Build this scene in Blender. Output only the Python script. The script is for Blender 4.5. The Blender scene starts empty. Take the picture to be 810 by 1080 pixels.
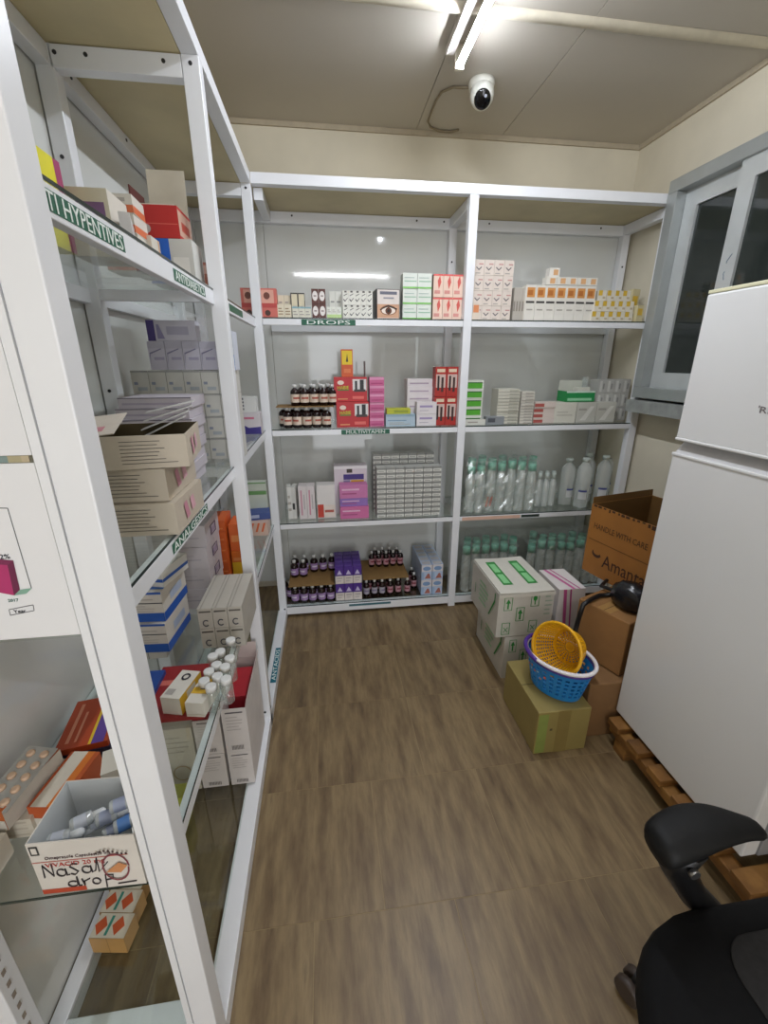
import bpy, bmesh, math, random
from mathutils import Vector, Matrix
random.seed(7)
scene = bpy.context.scene
COL = scene.collection

# ------------------------------------------------------------------ camera
CAM = Vector((.2774, -2.2619, 1.4294))
YAW, PITCH, ROLL, FPX = -.1319, -.3338, -.0007, 453.843
_f0 = Vector((-math.sin(YAW), math.cos(YAW), 0)); _r0 = Vector((math.cos(YAW), math.sin(YAW), 0)); _k = Vector((0, 0, 1))
FW = _f0*math.cos(PITCH)+_k*math.sin(PITCH)
_u = _k*math.cos(PITCH)-_f0*math.sin(PITCH)
RT = _r0*math.cos(ROLL)+_u*math.sin(ROLL)
UP = _u*math.cos(ROLL)-_r0*math.sin(ROLL)
cam = bpy.data.cameras.new('camera'); camo = bpy.data.objects.new('camera', cam); COL.objects.link(camo)
cam.sensor_fit = 'HORIZONTAL'; cam.sensor_width = 36; cam.lens = FPX*36/810; cam.clip_start = .02
camo.matrix_world = Matrix(((RT.x, UP.x, -FW.x, CAM.x), (RT.y, UP.y, -FW.y, CAM.y), (RT.z, UP.z, -FW.z, CAM.z), (0, 0, 0, 1)))
scene.camera = camo

def at(px, py, **kw):
    """point where the sight line of a photo pixel meets the plane x=, y= or z="""
    d = FW+RT*((px-405)/FPX)+UP*((540-py)/FPX)
    ax, v = list(kw.items())[0]; i = 'xyz'.index(ax)
    return CAM+d*((v-CAM[i])/d[i])

# ------------------------------------------------------------------ light
w = bpy.data.worlds.new('world'); scene.world = w; w.use_nodes = True
w.node_tree.nodes['Background'].inputs[0].default_value = (.75, .85, 1, 1)
w.node_tree.nodes['Background'].inputs[1].default_value = 1.0
TUBE_POWER = 165.0        # emission of the ceiling tube
TUBE2_POWER = 90.0       # second tube behind the camera
def area(name, loc, rot, sx, sy, power, color):
    l = bpy.data.lights.new(name, 'AREA'); l.shape = 'RECTANGLE'; l.size = sx; l.size_y = sy; l.energy = power; l.color = color
    o = bpy.data.objects.new(name, l); COL.objects.link(o); o.location = loc; o.rotation_euler = rot; return o
# daylight entering by the open doorway in the wall behind the camera
area('doorway_daylight', (.55, -4.36, 1.05), (math.radians(90), 0, 0), 1.0, 2.0, 24, (.97, .98, 1))
scene.cycles.transparent_max_bounces = 32      # many clear bottles and films stand behind one another
vs = scene.view_settings; vs.view_transform = 'Standard'; vs.look = 'None'; vs.exposure = 0.2; vs.gamma = 1; vs.use_curve_mapping = False

# ------------------------------------------------------------------ materials
def lin(h):
    h = h.lstrip('#'); c = [int(h[i:i+2], 16)/255 for i in (0, 2, 4)]
    return tuple(x/12.92 if x <= .04045 else ((x+.055)/1.055)**2.4 for x in c)+(1,)
MATS = {}
def new_mat(key):
    m = bpy.data.materials.new(key); m.use_nodes = True; nt = m.node_tree; nt.nodes.clear()
    out = nt.nodes.new('ShaderNodeOutputMaterial'); return m, nt, out
def M(h, rough=.5, metal=0., var=.06, scale=25., bump=0., spec=.5):
    key = f'{h}_{rough}_{metal}_{var}_{scale}_{bump}'
    if key in MATS: return MATS[key]
    m, nt, out = new_mat('surface_'+key)
    b = nt.nodes.new('ShaderNodeBsdfPrincipled'); b.inputs['Roughness'].default_value = rough; b.inputs['Metallic'].default_value = metal
    b.inputs['Specular IOR Level'].default_value = spec
    c = lin(h); tc = nt.nodes.new('ShaderNodeTexCoord'); n = nt.nodes.new('ShaderNodeTexNoise'); n.inputs['Scale'].default_value = scale; n.inputs['Detail'].default_value = 4
    nt.links.new(tc.outputs['Object'], n.inputs['Vector'])
    r = nt.nodes.new('ShaderNodeValToRGB')
    r.color_ramp.elements[0].position = .3; r.color_ramp.elements[1].position = .7
    r.color_ramp.elements[0].color = tuple(max(0, x*(1-var)) for x in c[:3])+(1,)
    r.color_ramp.elements[1].color = tuple(min(1, x*(1+var)) for x in c[:3])+(1,)
    nt.links.new(n.outputs['Fac'], r.inputs['Fac']); nt.links.new(r.outputs['Color'], b.inputs['Base Color'])
    if bump:
        bp = nt.nodes.new('ShaderNodeBump'); bp.inputs['Strength'].default_value = bump; bp.inputs['Distance'].default_value = .004
        nt.links.new(n.outputs['Fac'], bp.inputs['Height']); nt.links.new(bp.outputs['Normal'], b.inputs['Normal'])
    nt.links.new(b.outputs[0], out.inputs[0]); MATS[key] = m; return m
def glassmat(key, tint, gloss=.08, milk=0., rough=.03):
    """clear sheet: light passes, surface mirrors more at grazing angles"""
    if key in MATS: return MATS[key]
    m, nt, out = new_mat(key)
    t = nt.nodes.new('ShaderNodeBsdfTransparent'); t.inputs[0].default_value = tint
    g = nt.nodes.new('ShaderNodeBsdfGlossy'); g.inputs['Roughness'].default_value = rough; g.inputs[0].default_value = (1, 1, 1, 1)
    fr = nt.nodes.new('ShaderNodeFresnel')
    ge = nt.nodes.new('ShaderNodeNewGeometry'); ir = nt.nodes.new('ShaderNodeMapRange'); ir.inputs[3].default_value = 1.5; ir.inputs[4].default_value = 1/1.5
    nt.links.new(ge.outputs['Backfacing'], ir.inputs[0]); nt.links.new(ir.outputs[0], fr.inputs[0])      # same reflectance on both sides of a sheet
    mu = nt.nodes.new('ShaderNodeMath'); mu.operation = 'MULTIPLY_ADD'; mu.inputs[1].default_value = .8; mu.inputs[2].default_value = gloss*.3; mu.use_clamp = True
    nt.links.new(fr.outputs[0], mu.inputs[0])
    base = t.outputs[0]
    if milk:
        d = nt.nodes.new('ShaderNodeBsdfDiffuse'); d.inputs[0].default_value = (.9, .93, .91, 1)
        mm = nt.nodes.new('ShaderNodeMixShader'); mm.inputs[0].default_value = milk
        nt.links.new(t.outputs[0], mm.inputs[1]); nt.links.new(d.outputs[0], mm.inputs[2]); base = mm.outputs[0]
    mx = nt.nodes.new('ShaderNodeMixShader'); nt.links.new(mu.outputs[0], mx.inputs[0]); nt.links.new(base, mx.inputs[1]); nt.links.new(g.outputs[0], mx.inputs[2])
    nt.links.new(mx.outputs[0], out.inputs[0]); MATS[key] = m; return m
def emis(key, col, s):
    m, nt, out = new_mat(key); e = nt.nodes.new('ShaderNodeEmission'); e.inputs[0].default_value = col; e.inputs[1].default_value = s
    nt.links.new(e.outputs[0], out.inputs[0]); return m
def streaked(key, stops, sc, rough, detail=6, bump=0., scale=1., tilevar=.12):
    """noise stretched along one axis, for wood and wood-look tile"""
    m, nt, out = new_mat(key); N = nt.nodes
    b = N.new('ShaderNodeBsdfPrincipled'); b.inputs['Roughness'].default_value = rough
    tc = N.new('ShaderNodeTexCoord'); oi = N.new('ShaderNodeObjectInfo')
    sepm = N.new('ShaderNodeVectorMath'); sepm.operation = 'SCALE'; sepm.inputs[0].default_value = (31, 17, 9)
    nt.links.new(oi.outputs['Random'], sepm.inputs['Scale'])
    ad = N.new('ShaderNodeVectorMath'); ad.operation = 'ADD'; nt.links.new(tc.outputs['Object'], ad.inputs[0]); nt.links.new(sepm.outputs[0], ad.inputs[1])
    mp = N.new('ShaderNodeMapping'); mp.inputs['Scale'].default_value = sc; nt.links.new(ad.outputs[0], mp.inputs['Vector'])
    n = N.new('ShaderNodeTexNoise'); n.inputs['Scale'].default_value = scale; n.inputs['Detail'].default_value = detail; n.inputs['Roughness'].default_value = .62
    nt.links.new(mp.outputs[0], n.inputs['Vector'])
    r = N.new('ShaderNodeValToRGB'); el = r.color_ramp.elements
    while len(el) < len(stops): el.new(.5)
    for e, (p, h) in zip(el, stops): e.position = p; e.color = lin(h)
    nt.links.new(n.outputs['Fac'], r.inputs['Fac'])
    hv = N.new('ShaderNodeHueSaturation'); mr = N.new('ShaderNodeMapRange'); mr.inputs[3].default_value = 1-tilevar; mr.inputs[4].default_value = 1+tilevar
    nt.links.new(oi.outputs['Random'], mr.inputs[0]); nt.links.new(mr.outputs[0], hv.inputs['Value']); nt.links.new(r.outputs[0], hv.inputs['Color'])
    nt.links.new(hv.outputs[0], b.inputs['Base Color'])
    if bump:
        bp = N.new('ShaderNodeBump'); bp.inputs['Strength'].default_value = bump; bp.inputs['Distance'].default_value = .002
        nt.links.new(n.outputs['Fac'], bp.inputs['Height']); nt.links.new(bp.outputs[0], b.inputs['Normal'])
    nt.links.new(b.outputs[0], out.inputs[0]); return m

WHITE = M('#e6e7ea', .28, 0, .02, 8)            # powder-coated frames
PANEL = M('#d6d7d3', .06, 0, .03, 3)            # glossy laminate back panels
WALL = M('#d4ccb8', .75, 0, .10, 2.2, .15)
CEIL = M('#bdb6aa', .7, 0, .05, 1.5, .05)
BOARD = M('#c4b68e', .5, 0, .12, 4)
GLASS = glassmat('shelf_glass', (.945, .97, .955, 1), .08)
GLASSEDGE = M('#22302c', .2, 0, .05)
DARKGLASS = M('#262c2a', .04, 0, .1, 2)
ALU = M('#a4a8a7', .34, .4, .05, 12); SASH = M('#c3c7c7', .3, .3, .04, 12)
FRIDGE = M('#dcdcdb', .22, 0, .015, 3)
BLACK = M('#08080a', .85, 0, .2, 60, .2, .25)
SCREW = M('#4a4a4c', .4, .8)
INK = M('#2a2a30', .6); GREYINK = M('#8d8880', .6); GREEN = M('#0f5a41', .45); LET = M('#e9efe9', .5)
KRAFT = M('#8a6237', .75, 0, .08, 12, .08); KRAFTIN = M('#6f5430', .8, 0, .1, 12)
FLOORT = streaked('wood_look_tile', [(.25, '#54442f'), (.4, '#6d593f'), (.52, '#7d694b'), (.63, '#8b7756'), (.8, '#67553d')], (26, 4.5, 1), .42, 9, .05, 1.0, .05)
WOOD = streaked('pallet_wood', [(.25, '#4f3212'), (.5, '#7d5423'), (.75, '#a2763a')], (6, 6, 30), .7, 5, .1, 1., .12)

# ------------------------------------------------------------------ mesh builder
class MB:
    def __init__(s): s.v = []; s.f = []; s.mi = []; s.ms = []; s.sm = []
    def m(s, mat):
        if mat not in s.ms: s.ms.append(mat)
        return s.ms.index(mat)
    def face(s, pts, mat, smooth=False):
        i = len(s.v); s.v += [tuple(p) for p in pts]; s.f.append(tuple(range(i, i+len(pts)))); s.mi.append(s.m(mat)); s.sm.append(smooth)
    def box(s, x0, y0, z0, x1, y1, z1, mat, X=None):
        p = [Vector(q) for q in ((x0, y0, z0), (x1, y0, z0), (x1, y1, z0), (x0, y1, z0), (x0, y0, z1), (x1, y0, z1), (x1, y1, z1), (x0, y1, z1))]
        if X: p = [X @ q for q in p]
        i = len(s.v); s.v += [tuple(q) for q in p]
        for f in ((0, 3, 2, 1), (4, 5, 6, 7), (0, 1, 5, 4), (1, 2, 6, 5), (2, 3, 7, 6), (3, 0, 4, 7)):
            s.f.append(tuple(i+k for k in f)); s.mi.append(s.m(mat)); s.sm.append(False)
        return s
    def lathe(s, prof, mat, seg=16, c=(0, 0, 0), sx=1, sy=1, X=None, smooth=True, capb=True, capt=True):
        i = len(s.v); n = len(prof)
        for r, z in prof:
            for k in range(seg):
                a = 2*math.pi*k/seg; q = Vector((c[0]+r*sx*math.cos(a), c[1]+r*sy*math.sin(a), c[2]+z))
                if X: q = X @ q
                s.v.append(tuple(q))
        for j in range(n-1):
            for k in range(seg):
                k2 = (k+1) % seg
                s.f.append((i+j*seg+k, i+j*seg+k2, i+(j+1)*seg+k2, i+(j+1)*seg+k)); s.mi.append(s.m(mat)); s.sm.append(smooth)
        if capb: s.f.append(tuple(i+k for k in reversed(range(seg)))); s.mi.append(s.m(mat)); s.sm.append(False)
        if capt: s.f.append(tuple(i+(n-1)*seg+k for k in range(seg))); s.mi.append(s.m(mat)); s.sm.append(False)
        return s
    def tube(s, pts, r, mat, seg=8, closed=False):
        pts = [Vector(p) for p in pts]; n = len(pts); i = len(s.v); prev = None
        for k, p in enumerate(pts):
            a = pts[(k-1) % n] if (closed or k > 0) else p; b = pts[(k+1) % n] if (closed or k < n-1) else p
            t = (b-a).normalized()
            if prev is None: u = t.orthogonal().normalized()
            else: u = (prev-t*prev.dot(t)).normalized()
            prev = u; w_ = t.cross(u); rr = r[k] if isinstance(r, (list, tuple)) else r
            for q in range(seg):
                an = 2*math.pi*q/seg; s.v.append(tuple(p+u*(rr*math.cos(an))+w_*(rr*math.sin(an))))
        for k in range(n if closed else n-1):
            k2 = (k+1) % n
            for q in range(seg):
                q2 = (q+1) % seg
                s.f.append((i+k*seg+q, i+k*seg+q2, i+k2*seg+q2, i+k2*seg+q)); s.mi.append(s.m(mat)); s.sm.append(True)
        if not closed:
            s.f.append(tuple(i+q for q in reversed(range(seg)))); s.mi.append(s.m(mat)); s.sm.append(False)
            s.f.append(tuple(i+(n-1)*seg+q for q in range(seg))); s.mi.append(s.m(mat)); s.sm.append(False)
        return s
    def mesh(s, name):
        me = bpy.data.meshes.new(name); me.from_pydata(s.v, [], s.f)
        for m_ in s.ms: me.materials.append(m_)
        me.polygons.foreach_set('material_index', s.mi); me.polygons.foreach_set('use_smooth', s.sm); me.update(); return me
    def obj(s, name, parent=None, **kw): return link(name, s.mesh(name), parent, **kw)
def link(name, me, parent=None, loc=None, rz=0, label=None, cat=None, group=None, kind=None, bevel=0):
    o = bpy.data.objects.new(name, me); COL.objects.link(o)
    if parent: o.parent = parent
    if loc is not None: o.location = loc
    if rz: o.rotation_euler[2] = rz
    if label: o['label'] = label
    if cat: o['category'] = cat
    if group: o['group'] = group
    if kind: o['kind'] = kind
    if bevel:
        b = o.modifiers.new('edge', 'BEVEL'); b.width = bevel; b.segments = 2; b.limit_method = 'ANGLE'
    return o
def thing(name, label, cat, loc=(0, 0, 0), rz=0, group=None):
    return link(name, None, None, loc, rz, label, cat, group)
def copy_tree(o, parent=None):
    c = o.copy(); COL.objects.link(c); c.parent = parent
    for ch in list(o.children): copy_tree(ch, c)
    return c
def basis(right, up, origin):
    r, u = Vector(right).normalized(), Vector(up).normalized(); n = r.cross(u)
    return Matrix(((r.x, u.x, n.x, origin[0]), (r.y, u.y, n.y, origin[1]), (r.z, u.z, n.z, origin[2]), (0, 0, 0, 1)))
def lettering(name, body, X, width, height, mat, parent, shear=0., center=True, depth=.0003, label=None):
    """flat raised letters fitted into width x height, X maps the letter plane into the parent"""
    cu = bpy.data.curves.new('letters', 'FONT'); cu.body = body; cu.extrude = depth; cu.shear = shear; cu.resolution_u = 2
    t = bpy.data.objects.new('letters', cu); COL.objects.link(t)
    dg = bpy.context.evaluated_depsgraph_get(); me = bpy.data.meshes.new_from_object(t.evaluated_get(dg))
    bpy.data.objects.remove(t); bpy.data.curves.remove(cu)
    xs = [v.co.x for v in me.vertices]; ys = [v.co.y for v in me.vertices]
    x0, x1, y0, y1 = min(xs), max(xs), min(ys), max(ys)
    sx = width/(x1-x0); sy = height/(y1-y0)
    for v in me.vertices:
        q = Vector(((v.co.x-(x0+x1)/2)*sx, (v.co.y-(y0+y1)/2)*sy, v.co.z+depth))
        v.co = X @ q
    me.materials.clear(); me.materials.append(mat); me.update()
    return link(name, me, parent, label=label)

# ------------------------------------------------------------------ the room
XL, XR, YB, YN, ZC = -.43, 2.05, .41, -4.3, 2.55
def struct(name, mb, parent=None):
    return mb.obj(name, parent, kind='structure') if parent is None else mb.obj(name, parent)
fl = struct('floor', MB().box(XL-.1, YN-.1, -.08, XR+.1, YB+.1, -.0007, M('#94815f', .8)))
T = .391; tile_me = {}
def tile(x0, x1, y0, y1):
    k = (round(x1-x0, 3), round(y1-y0, 3))
    if k not in tile_me:
        tile_me[k] = MB().box(-k[0]/2, -k[1]/2, -.004, k[0]/2, k[1]/2, 0, FLOORT).mesh('tile')
    link('tile', tile_me[k], fl, ((x0+x1)/2, (y0+y1)/2, 0))
g = .0012
yy = -.7231+T*3; row = 0
while yy > YN:
    y1_, y0_ = min(yy, YB), max(yy-T, YN)
    if y1_ > y0_+.01:
        off = .38 if row % 3 != 2 else .578
        if row % 3 == 0: off = .19
        xx = off-T*3
        while xx < XR:
            a, b = max(xx, XL), min(xx+T, XR)
            if b > a+.01: tile(a+g, b-g, y0_+g, y1_-g)
            xx += T
    yy -= T; row += 1
struct('wall_left', MB().box(XL-.1, YN-.1, 0, XL, YB+.1, ZC, WALL))
struct('wall_back', MB().box(XL, YB, 0, XR, YB+.1, ZC, WALL))
struct('wall_right', MB().box(XR, YN-.1, 0, XR+.1, YB+.1, ZC, WALL))
# wall behind the camera with an open doorway
struct('wall_near', MB().box(XL, YN-.1, 0, .05, YN, ZC, WALL).box(1.05, YN-.1, 0, XR, YN, ZC, WALL).box(.05, YN-.1, 2.05, 1.05, YN, ZC, WALL))
ce = struct('ceiling', MB().box(XL-.1, YN-.1, ZC+.008, XR+.1, YB+.1, ZC+.1, M('#6f675a', .8)))
for xa, xb in ((XL, .795), (.798, 1.252), (1.255, XR)):
    for ya, yb in ((YN, -1.66), (-1.657, -.423), (-.42, YB)):
        MB().box(xa, ya, ZC, xb, yb, ZC+.008, CEIL).obj('ceiling_panel', ce)
bt = MB(); bt.tube([(XL, -.43, ZC), (XR, -.395, ZC)], .02, M('#d8d0bd', .6), 10); bt.obj('trim_1', None, kind='structure')
bt = MB(); bt.tube([(XL, -1.66, ZC), (XR, -1.66, ZC)], .02, M('#d8d0bd', .6), 10); bt.obj('trim_2', None, kind='structure')
cm = M('#b0a48e', .7)
MB().box(XL, YB-.012, ZC-.022, XR, YB, ZC, cm).obj('trim_3', None, kind='structure')
MB().box(XR-.012, YN, ZC-.022, XR, YB-.012, ZC, cm).obj('trim_4', None, kind='structure')
MB().box(XL, YN, ZC-.022, XL+.012, YB-.012, ZC, cm).obj('trim_5', None, kind='structure')

# window on the right wall: proud aluminium frame, two sliding sashes
WX = 1.955
win = link('window_1', None, None, kind='structure')
wy0, wy1, wz0, wz1 = -1.05, -.008, 1.25, 2.245
def wbox(name, y0, y1, z0, z1, x0, x1, mat, p=win, bevel=.003): return MB().box(x0, y0, z0, x1, y1, z1, mat).obj(name, p, bevel=bevel)
wbox('window_frame', wy0, wy1, wz1-.055, wz1, WX, XR, ALU); wbox('window_frame', wy0, wy1, wz0, wz0+.055, WX, XR, ALU)
wbox('window_frame', wy1-.06, wy1, wz0+.055, wz1-.055, WX, XR, ALU); wbox('window_frame', wy0, wy0+.06, wz0+.055, wz1-.055, WX, XR, ALU)
def sash(y0, y1, x0):
    z0, z1 = wz0+.055, wz1-.055; t = .075
    s_ = MB()
    s_.box(x0, y0, z0, x0+.03, y0+t, z1, SASH).box(x0, y1-t, z0, x0+.03, y1, z1, SASH).box(x0, y0+t, z0, x0+.03, y1-t, z0+t, SASH).box(x0, y0+t, z1-t, x0+.03, y1-t, z1, SASH)
    o = s_.obj('sash', win); MB().box(x0+.012, y0+t, z0+t, x0+.018, y1-t, z1-t, DARKGLASS).obj('pane', o)
sash(-.56, wy1-.062, WX+.05); sash(wy0+.062, -.39, WX+.015)
for k in range(7):
    pz = 1.45+k*.062; r_ = random.Random(k)
    MB().tube([(WX+.0145, -.43+r_.uniform(-.012, .012), pz+.008*j) for j in range(5)], .0015, M('#5c7486', .5), 5).obj('pen_mark', win)
struct('trim_6', MB().box(WX-.02, wy0-.02, wz0-.075, XR, wy1+.005, wz0-.012, M('#9a9d9a', .6, .2, .2, 20, .2)))
# ------------------------------------------------------------------ shelf units
S1, S2, S3, S0 = 1.633, 1.108, .595, .075       # upper faces of the glass shelves
TOP, PW = 2.2, .042
X3, X4, Y1, Y0 = .978, 2.029, -.821, -1.731
DB = .385                                        # inner face of back panels (y) of the back unit
XB = -.385                                       # inner face of back panels (x) of the left unit
GL = M('#20352f', .15)
def screw(parent, p, n):
    a = Vector(n).orthogonal().normalized(); q = Vector(p); b_ = MB(); nn = Vector(n)
    b_.tube([q-nn*.001, q+nn*.0012], .005, SCREW, 8); b_.obj('screw', parent)
def glass_sheet(parent, x0, y0, x1, y1, z, edge='y'):
    g_ = MB().box(x0, y0, z-.006, x1, y1, z, GLASS).obj('glass_shelf', parent)
    e = MB()
    if edge == 'y': e.box(x0, y0-.0012, z-.0055, x1, y0-.0002, z-.0005, GLASSEDGE)
    elif edge == 'x': e.box(x1+.0002, y0, z-.0055, x1+.0012, y1, z-.0005, GLASSEDGE)
    e.obj('glass_edge', g_); return g_
def sign(parent, body, X, w_, h_, lw, lh, base=GREEN, let=LET, label=None):
    s_ = MB(); p = [X @ Vector(q) for q in ((-w_/2, -h_/2, .0004), (w_/2, -h_/2, .0004), (w_/2, h_/2, .0004), (-w_/2, h_/2, .0004))]
    s_.face(p, base)
    o = s_.obj('shelf_sign', parent, label=label)
    if body: lettering('lettering', body, X @ Matrix.Translation((0, 0, .0006)), lw, lh, let, o)
    return o
# ---- left unit, along the left wall
LU = thing('display_shelf', 'white framed glass shelf unit along the left wall, nearest the camera', 'shelf', (0, 0, 0))
def lpost(x0, y0, h=TOP-.042):
    o = MB().box(x0, y0, 0, x0+PW, y0+PW, h, WHITE).obj('post', LU, bevel=.002); return o
p0 = lpost(-PW, Y0); p1 = lpost(-PW, Y1); p2 = lpost(-PW, 0)
for y in (Y0, Y1, -.021, DB-.04): lpost(XB, y)
MB().box(-PW, Y0, TOP-.042, 0, 0, TOP, WHITE).obj('top_beam', LU, bevel=.002)
MB().box(XB, Y0, TOP-.085, XB+.035, DB, TOP-.042, WHITE).obj('top_beam', LU, bevel=.002)
for y in (Y0, Y1+.0, -.0): MB().box(XB+.036, y, TOP-.09, -PW-.001, y+.035, TOP-.043, WHITE).obj('cross_beam', LU, bevel=.002)
MB().box(XB+.002, Y0+.002, TOP-.0415, -PW-.001, DB, TOP-.034, BOARD).obj('top_board', LU)
MB().box(-.05, Y0, .004, 0, 0, .055, WHITE).obj('bottom_beam', LU, bevel=.002)
MB().box(XB, Y0, .004, XB+.035, DB, .055, WHITE).obj('bottom_beam', LU, bevel=.002)
for y in (Y0+.03,): MB().box(XB+.036, y, .004, -PW-.01, y+.06, .055, WHITE).obj('cross_beam', LU, bevel=.002)
for ya, yb in ((Y0+.01, Y1+.005), (Y1+.01, -.004), (.0, DB+.02)): MB().box(XB-.012, ya, .05, XB-.004, yb, TOP-.05, PANEL).obj('back_panel', LU)
RX = -.03                                        # aisle face of the shelf rails
STH = {S1: .038, S2: .034, S3: .03, S0: 0}
for S in (S1, S2, S3):
    for ya, yb in ((Y0+PW, Y1-.0005), (Y1+PW, -.0005)):
        MB().box(RX-.018, ya, S-.006-STH[S], RX, yb, S-.0065, WHITE).obj('shelf_rail', LU, bevel=.0015)
    MB().box(XB, Y0+PW, S-.045, XB+.02, DB, S-.0065, WHITE).obj('shelf_rail', LU, bevel=.0015)
    for y in (Y1+.005,): MB().box(XB+.036, y, S-.035, -PW-.001, y+.02, S-.0065, WHITE).obj('cross_rail', LU)
    g0 = glass_sheet(LU, XB+.002, Y0+.004, RX-.001, Y1+.02, S, 'x'); MB().box(XB+.043, Y0+.0028, S-.0055, -PW-.013, Y0+.0038, S-.0005, GLASSEDGE).obj('glass_edge', g0); glass_sheet(LU, XB+.002, Y1+.021, RX-.001, -.001, S, 'x')
glass_sheet(LU, XB+.002, Y1+.021, -.043, -.001, .062, None); glass_sheet(LU, XB+.043, Y0+.045, -.043, Y1-.001, .062, None)
def rsign(y0, y1, S, body, lw, lh, label, z=None, x=RX, base=GREEN, h=None):
    zc = (S-.006-STH[S]/2) if z is None else z
    sign(LU, body, basis((0, 1, 0), (0, 0, 1), (x, (y0+y1)/2, zc)), y1-y0, h or STH[S]*.62, lw, lh, base, LET, label)
ye = at(133, 270, x=RX).y
rsign(Y0+.045, ye, S1, 'ANTI HYPENTIVES', ye-Y0-.06, .021, 'green sign reading ANTI HYPENTIVES')
a_, b_ = at(184, 296, x=RX).y, at(217, 315, x=RX).y
rsign(a_, b_, S1, 'ANTIDIABETICS', (b_-a_)*.92, .019, 'green sign reading ANTIDIABETICS')
a_, b_ = at(241.5, 323, x=RX).y, at(256, 334, x=RX).y
rsign(a_, min(b_, -.09), S1, '', .1, .01, 'small green sign beside the corner post')
a_, b_ = at(182, 580, x=RX).y, at(219, 537, x=RX).y
rsign(a_, b_, S2, 'ANALGESICS', (b_-a_)*.94, .017, 'green sign reading ANALGESICS')
a_, b_ = at(286, 720, x=0).y, at(296, 683, x=0).y
a_, b_ = -.615, -.36; sign(LU, 'ANTACIDS', basis((0, 1, 0), (-1, 0, 0), (-.014, (a_+b_)/2, .0554)), b_-a_, .026, (b_-a_)*.88, .019, M('#0c6a7d', .45), LET, 'blue green sign reading ANTACIDS')
for (p, n) in (((-.021, Y1-.0005, TOP-.06), (0, -1, 0)), ((-.021, -.0005, TOP-.06), (0, -1, 0)), ((.0005, Y1+.021, .09), (1, 0, 0)), ((-.021, Y1-.0005, .085), (0, -1, 0)), ((-.012, -.0005, .06), (0, -1, 0))): screw(p1 if p[1] < -.1 else p2, p, n)
for dx in (.05, .12, .3): screw(LU, (XB+dx, Y1-.0005, TOP-.06), (0, -1, 0))
for k in range(4): screw(LU, (XB+.0365, -1.4+k*.34, TOP-.06), (1, 0, 0))
for z in (1.93, 1.35): screw(LU, (XB+.02, Y1-.0005, z), (0, -1, 0))
# near end: glass pane and beading, row of slots on the rear post
MB().box(XB+.043, Y0+.0005, 1.088, -PW-.013, Y0+.003, TOP-.1, glassmat('end_glass', (.93, .95, .94, 1), .05)).obj('end_glass', LU)
MB().box(-PW-.012, Y0-.001, .1, -PW-.001, Y0+.02, TOP-.1, WHITE).obj('glazing_bead', LU)
sl = MB()
for k in range(16): sl.box(XB+.0425, Y0+.012, .08+k*.034, XB+.0435, Y0+.02, .092+k*.034, M('#94887c', .6))
sl.obj('slot_row', LU)
# ---- back unit
BU = thing('display_shelf', 'white framed glass shelf unit across the back wall, with two bays', 'shelf', (0, 0, 0))
def bpost(x0, y0, x1=None): return MB().box(x0, y0, 0, x1 or x0+PW, y0+PW, TOP-.0425, WHITE).obj('post', BU, bevel=.002)
q3 = bpost(X3, 0); q4 = bpost(X4-PW, 0)
for x in (X3, X4-PW): bpost(x+.001, DB-.045)
MB().box(.001, 0, TOP-.042, X4, PW, TOP, WHITE).obj('top_beam', BU, bevel=.002)
MB().box(XB+.04, DB-.035, TOP-.095, X4, DB, TOP-.043, WHITE).obj('top_beam', BU, bevel=.002)
for x in (.004, X3, X4-PW): MB().box(x, PW+.001, TOP-.09, x+.04, DB-.046, TOP-.043, WHITE).obj('cross_beam', BU, bevel=.002)
MB().box(-PW+.001, PW+.001, TOP-.0415, X4-.002, DB+.015, TOP-.034, BOARD).obj('top_board', BU)
MB().box(.001, 0, .022, X3-.0005, .04, .068, WHITE).obj('bottom_beam', BU, bevel=.002)
MB().box(X3+PW+.0005, 0, .022, X4-PW-.0005, .04, .068, WHITE).obj('bottom_beam', BU, bevel=.002)
for xa, xb in ((XB+.03, -.002), (.0, X3+.02), (X3+.024, X4-.012)): MB().box(xa, DB+.002, .05, xb, DB+.012, TOP-.05, PANEL).obj('back_panel', BU)
for S in (S1, S2, S3, S0):
    for xa, xb in ((.002, X3-.0005), (X3+PW+.0005, X4-PW-.0005)):
        if S != S0:
            MB().box(xa, .002, S-.034, xb, .022, S-.0065, WHITE).obj('shelf_rail', BU, bevel=.0015)
            MB().box(xa, DB-.02, S-.04, xb, DB-.001, S-.0065, WHITE).obj('shelf_rail', BU, bevel=.0015)
        glass_sheet(BU, xa, .003, xb, DB-.001, S, 'y')
def fsign(xa, xb, ypx, S, body, lh, h_, label, base=GREEN, z=None):
    a, b = at(xa, ypx, y=.002).x, at(xb, ypx, y=.002).x
    sign(BU, body, basis((1, 0, 0), (0, 0, 1), ((a+b)/2, .0015 if z is None else -.0005, (S-.0205) if z is None else z)), b-a, h_, (b-a)*.8 if lh else .01, lh or .01, base, LET, label)
fsign(318, 375, 341, S1, 'DROPS', .018, .026, 'green sign reading DROPS')
fsign(360, 411, 456, S2, 'MULTIVITAMIN', .018, .024, 'green sign reading MULTIVITAMIN')
fsign(368, 412, 634, S0, '', 0, .014, 'narrow blue sign on the bottom beam', M('#47707c', .5), .056)
fsign(550, 569, 541, S3, '', 0, .016, 'tiny dark sign under the clear bottles', M('#2c3a33', .5))
pk = MB(); xa, xb = at(484, 545, y=0).x+.02, at(549, 541, y=0).x
pk.box(xa, .0006, S3-.032, xb, .0014, S3-.012, M('#d9b39f', .5)); pk.obj('tape_strip', BU)
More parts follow.
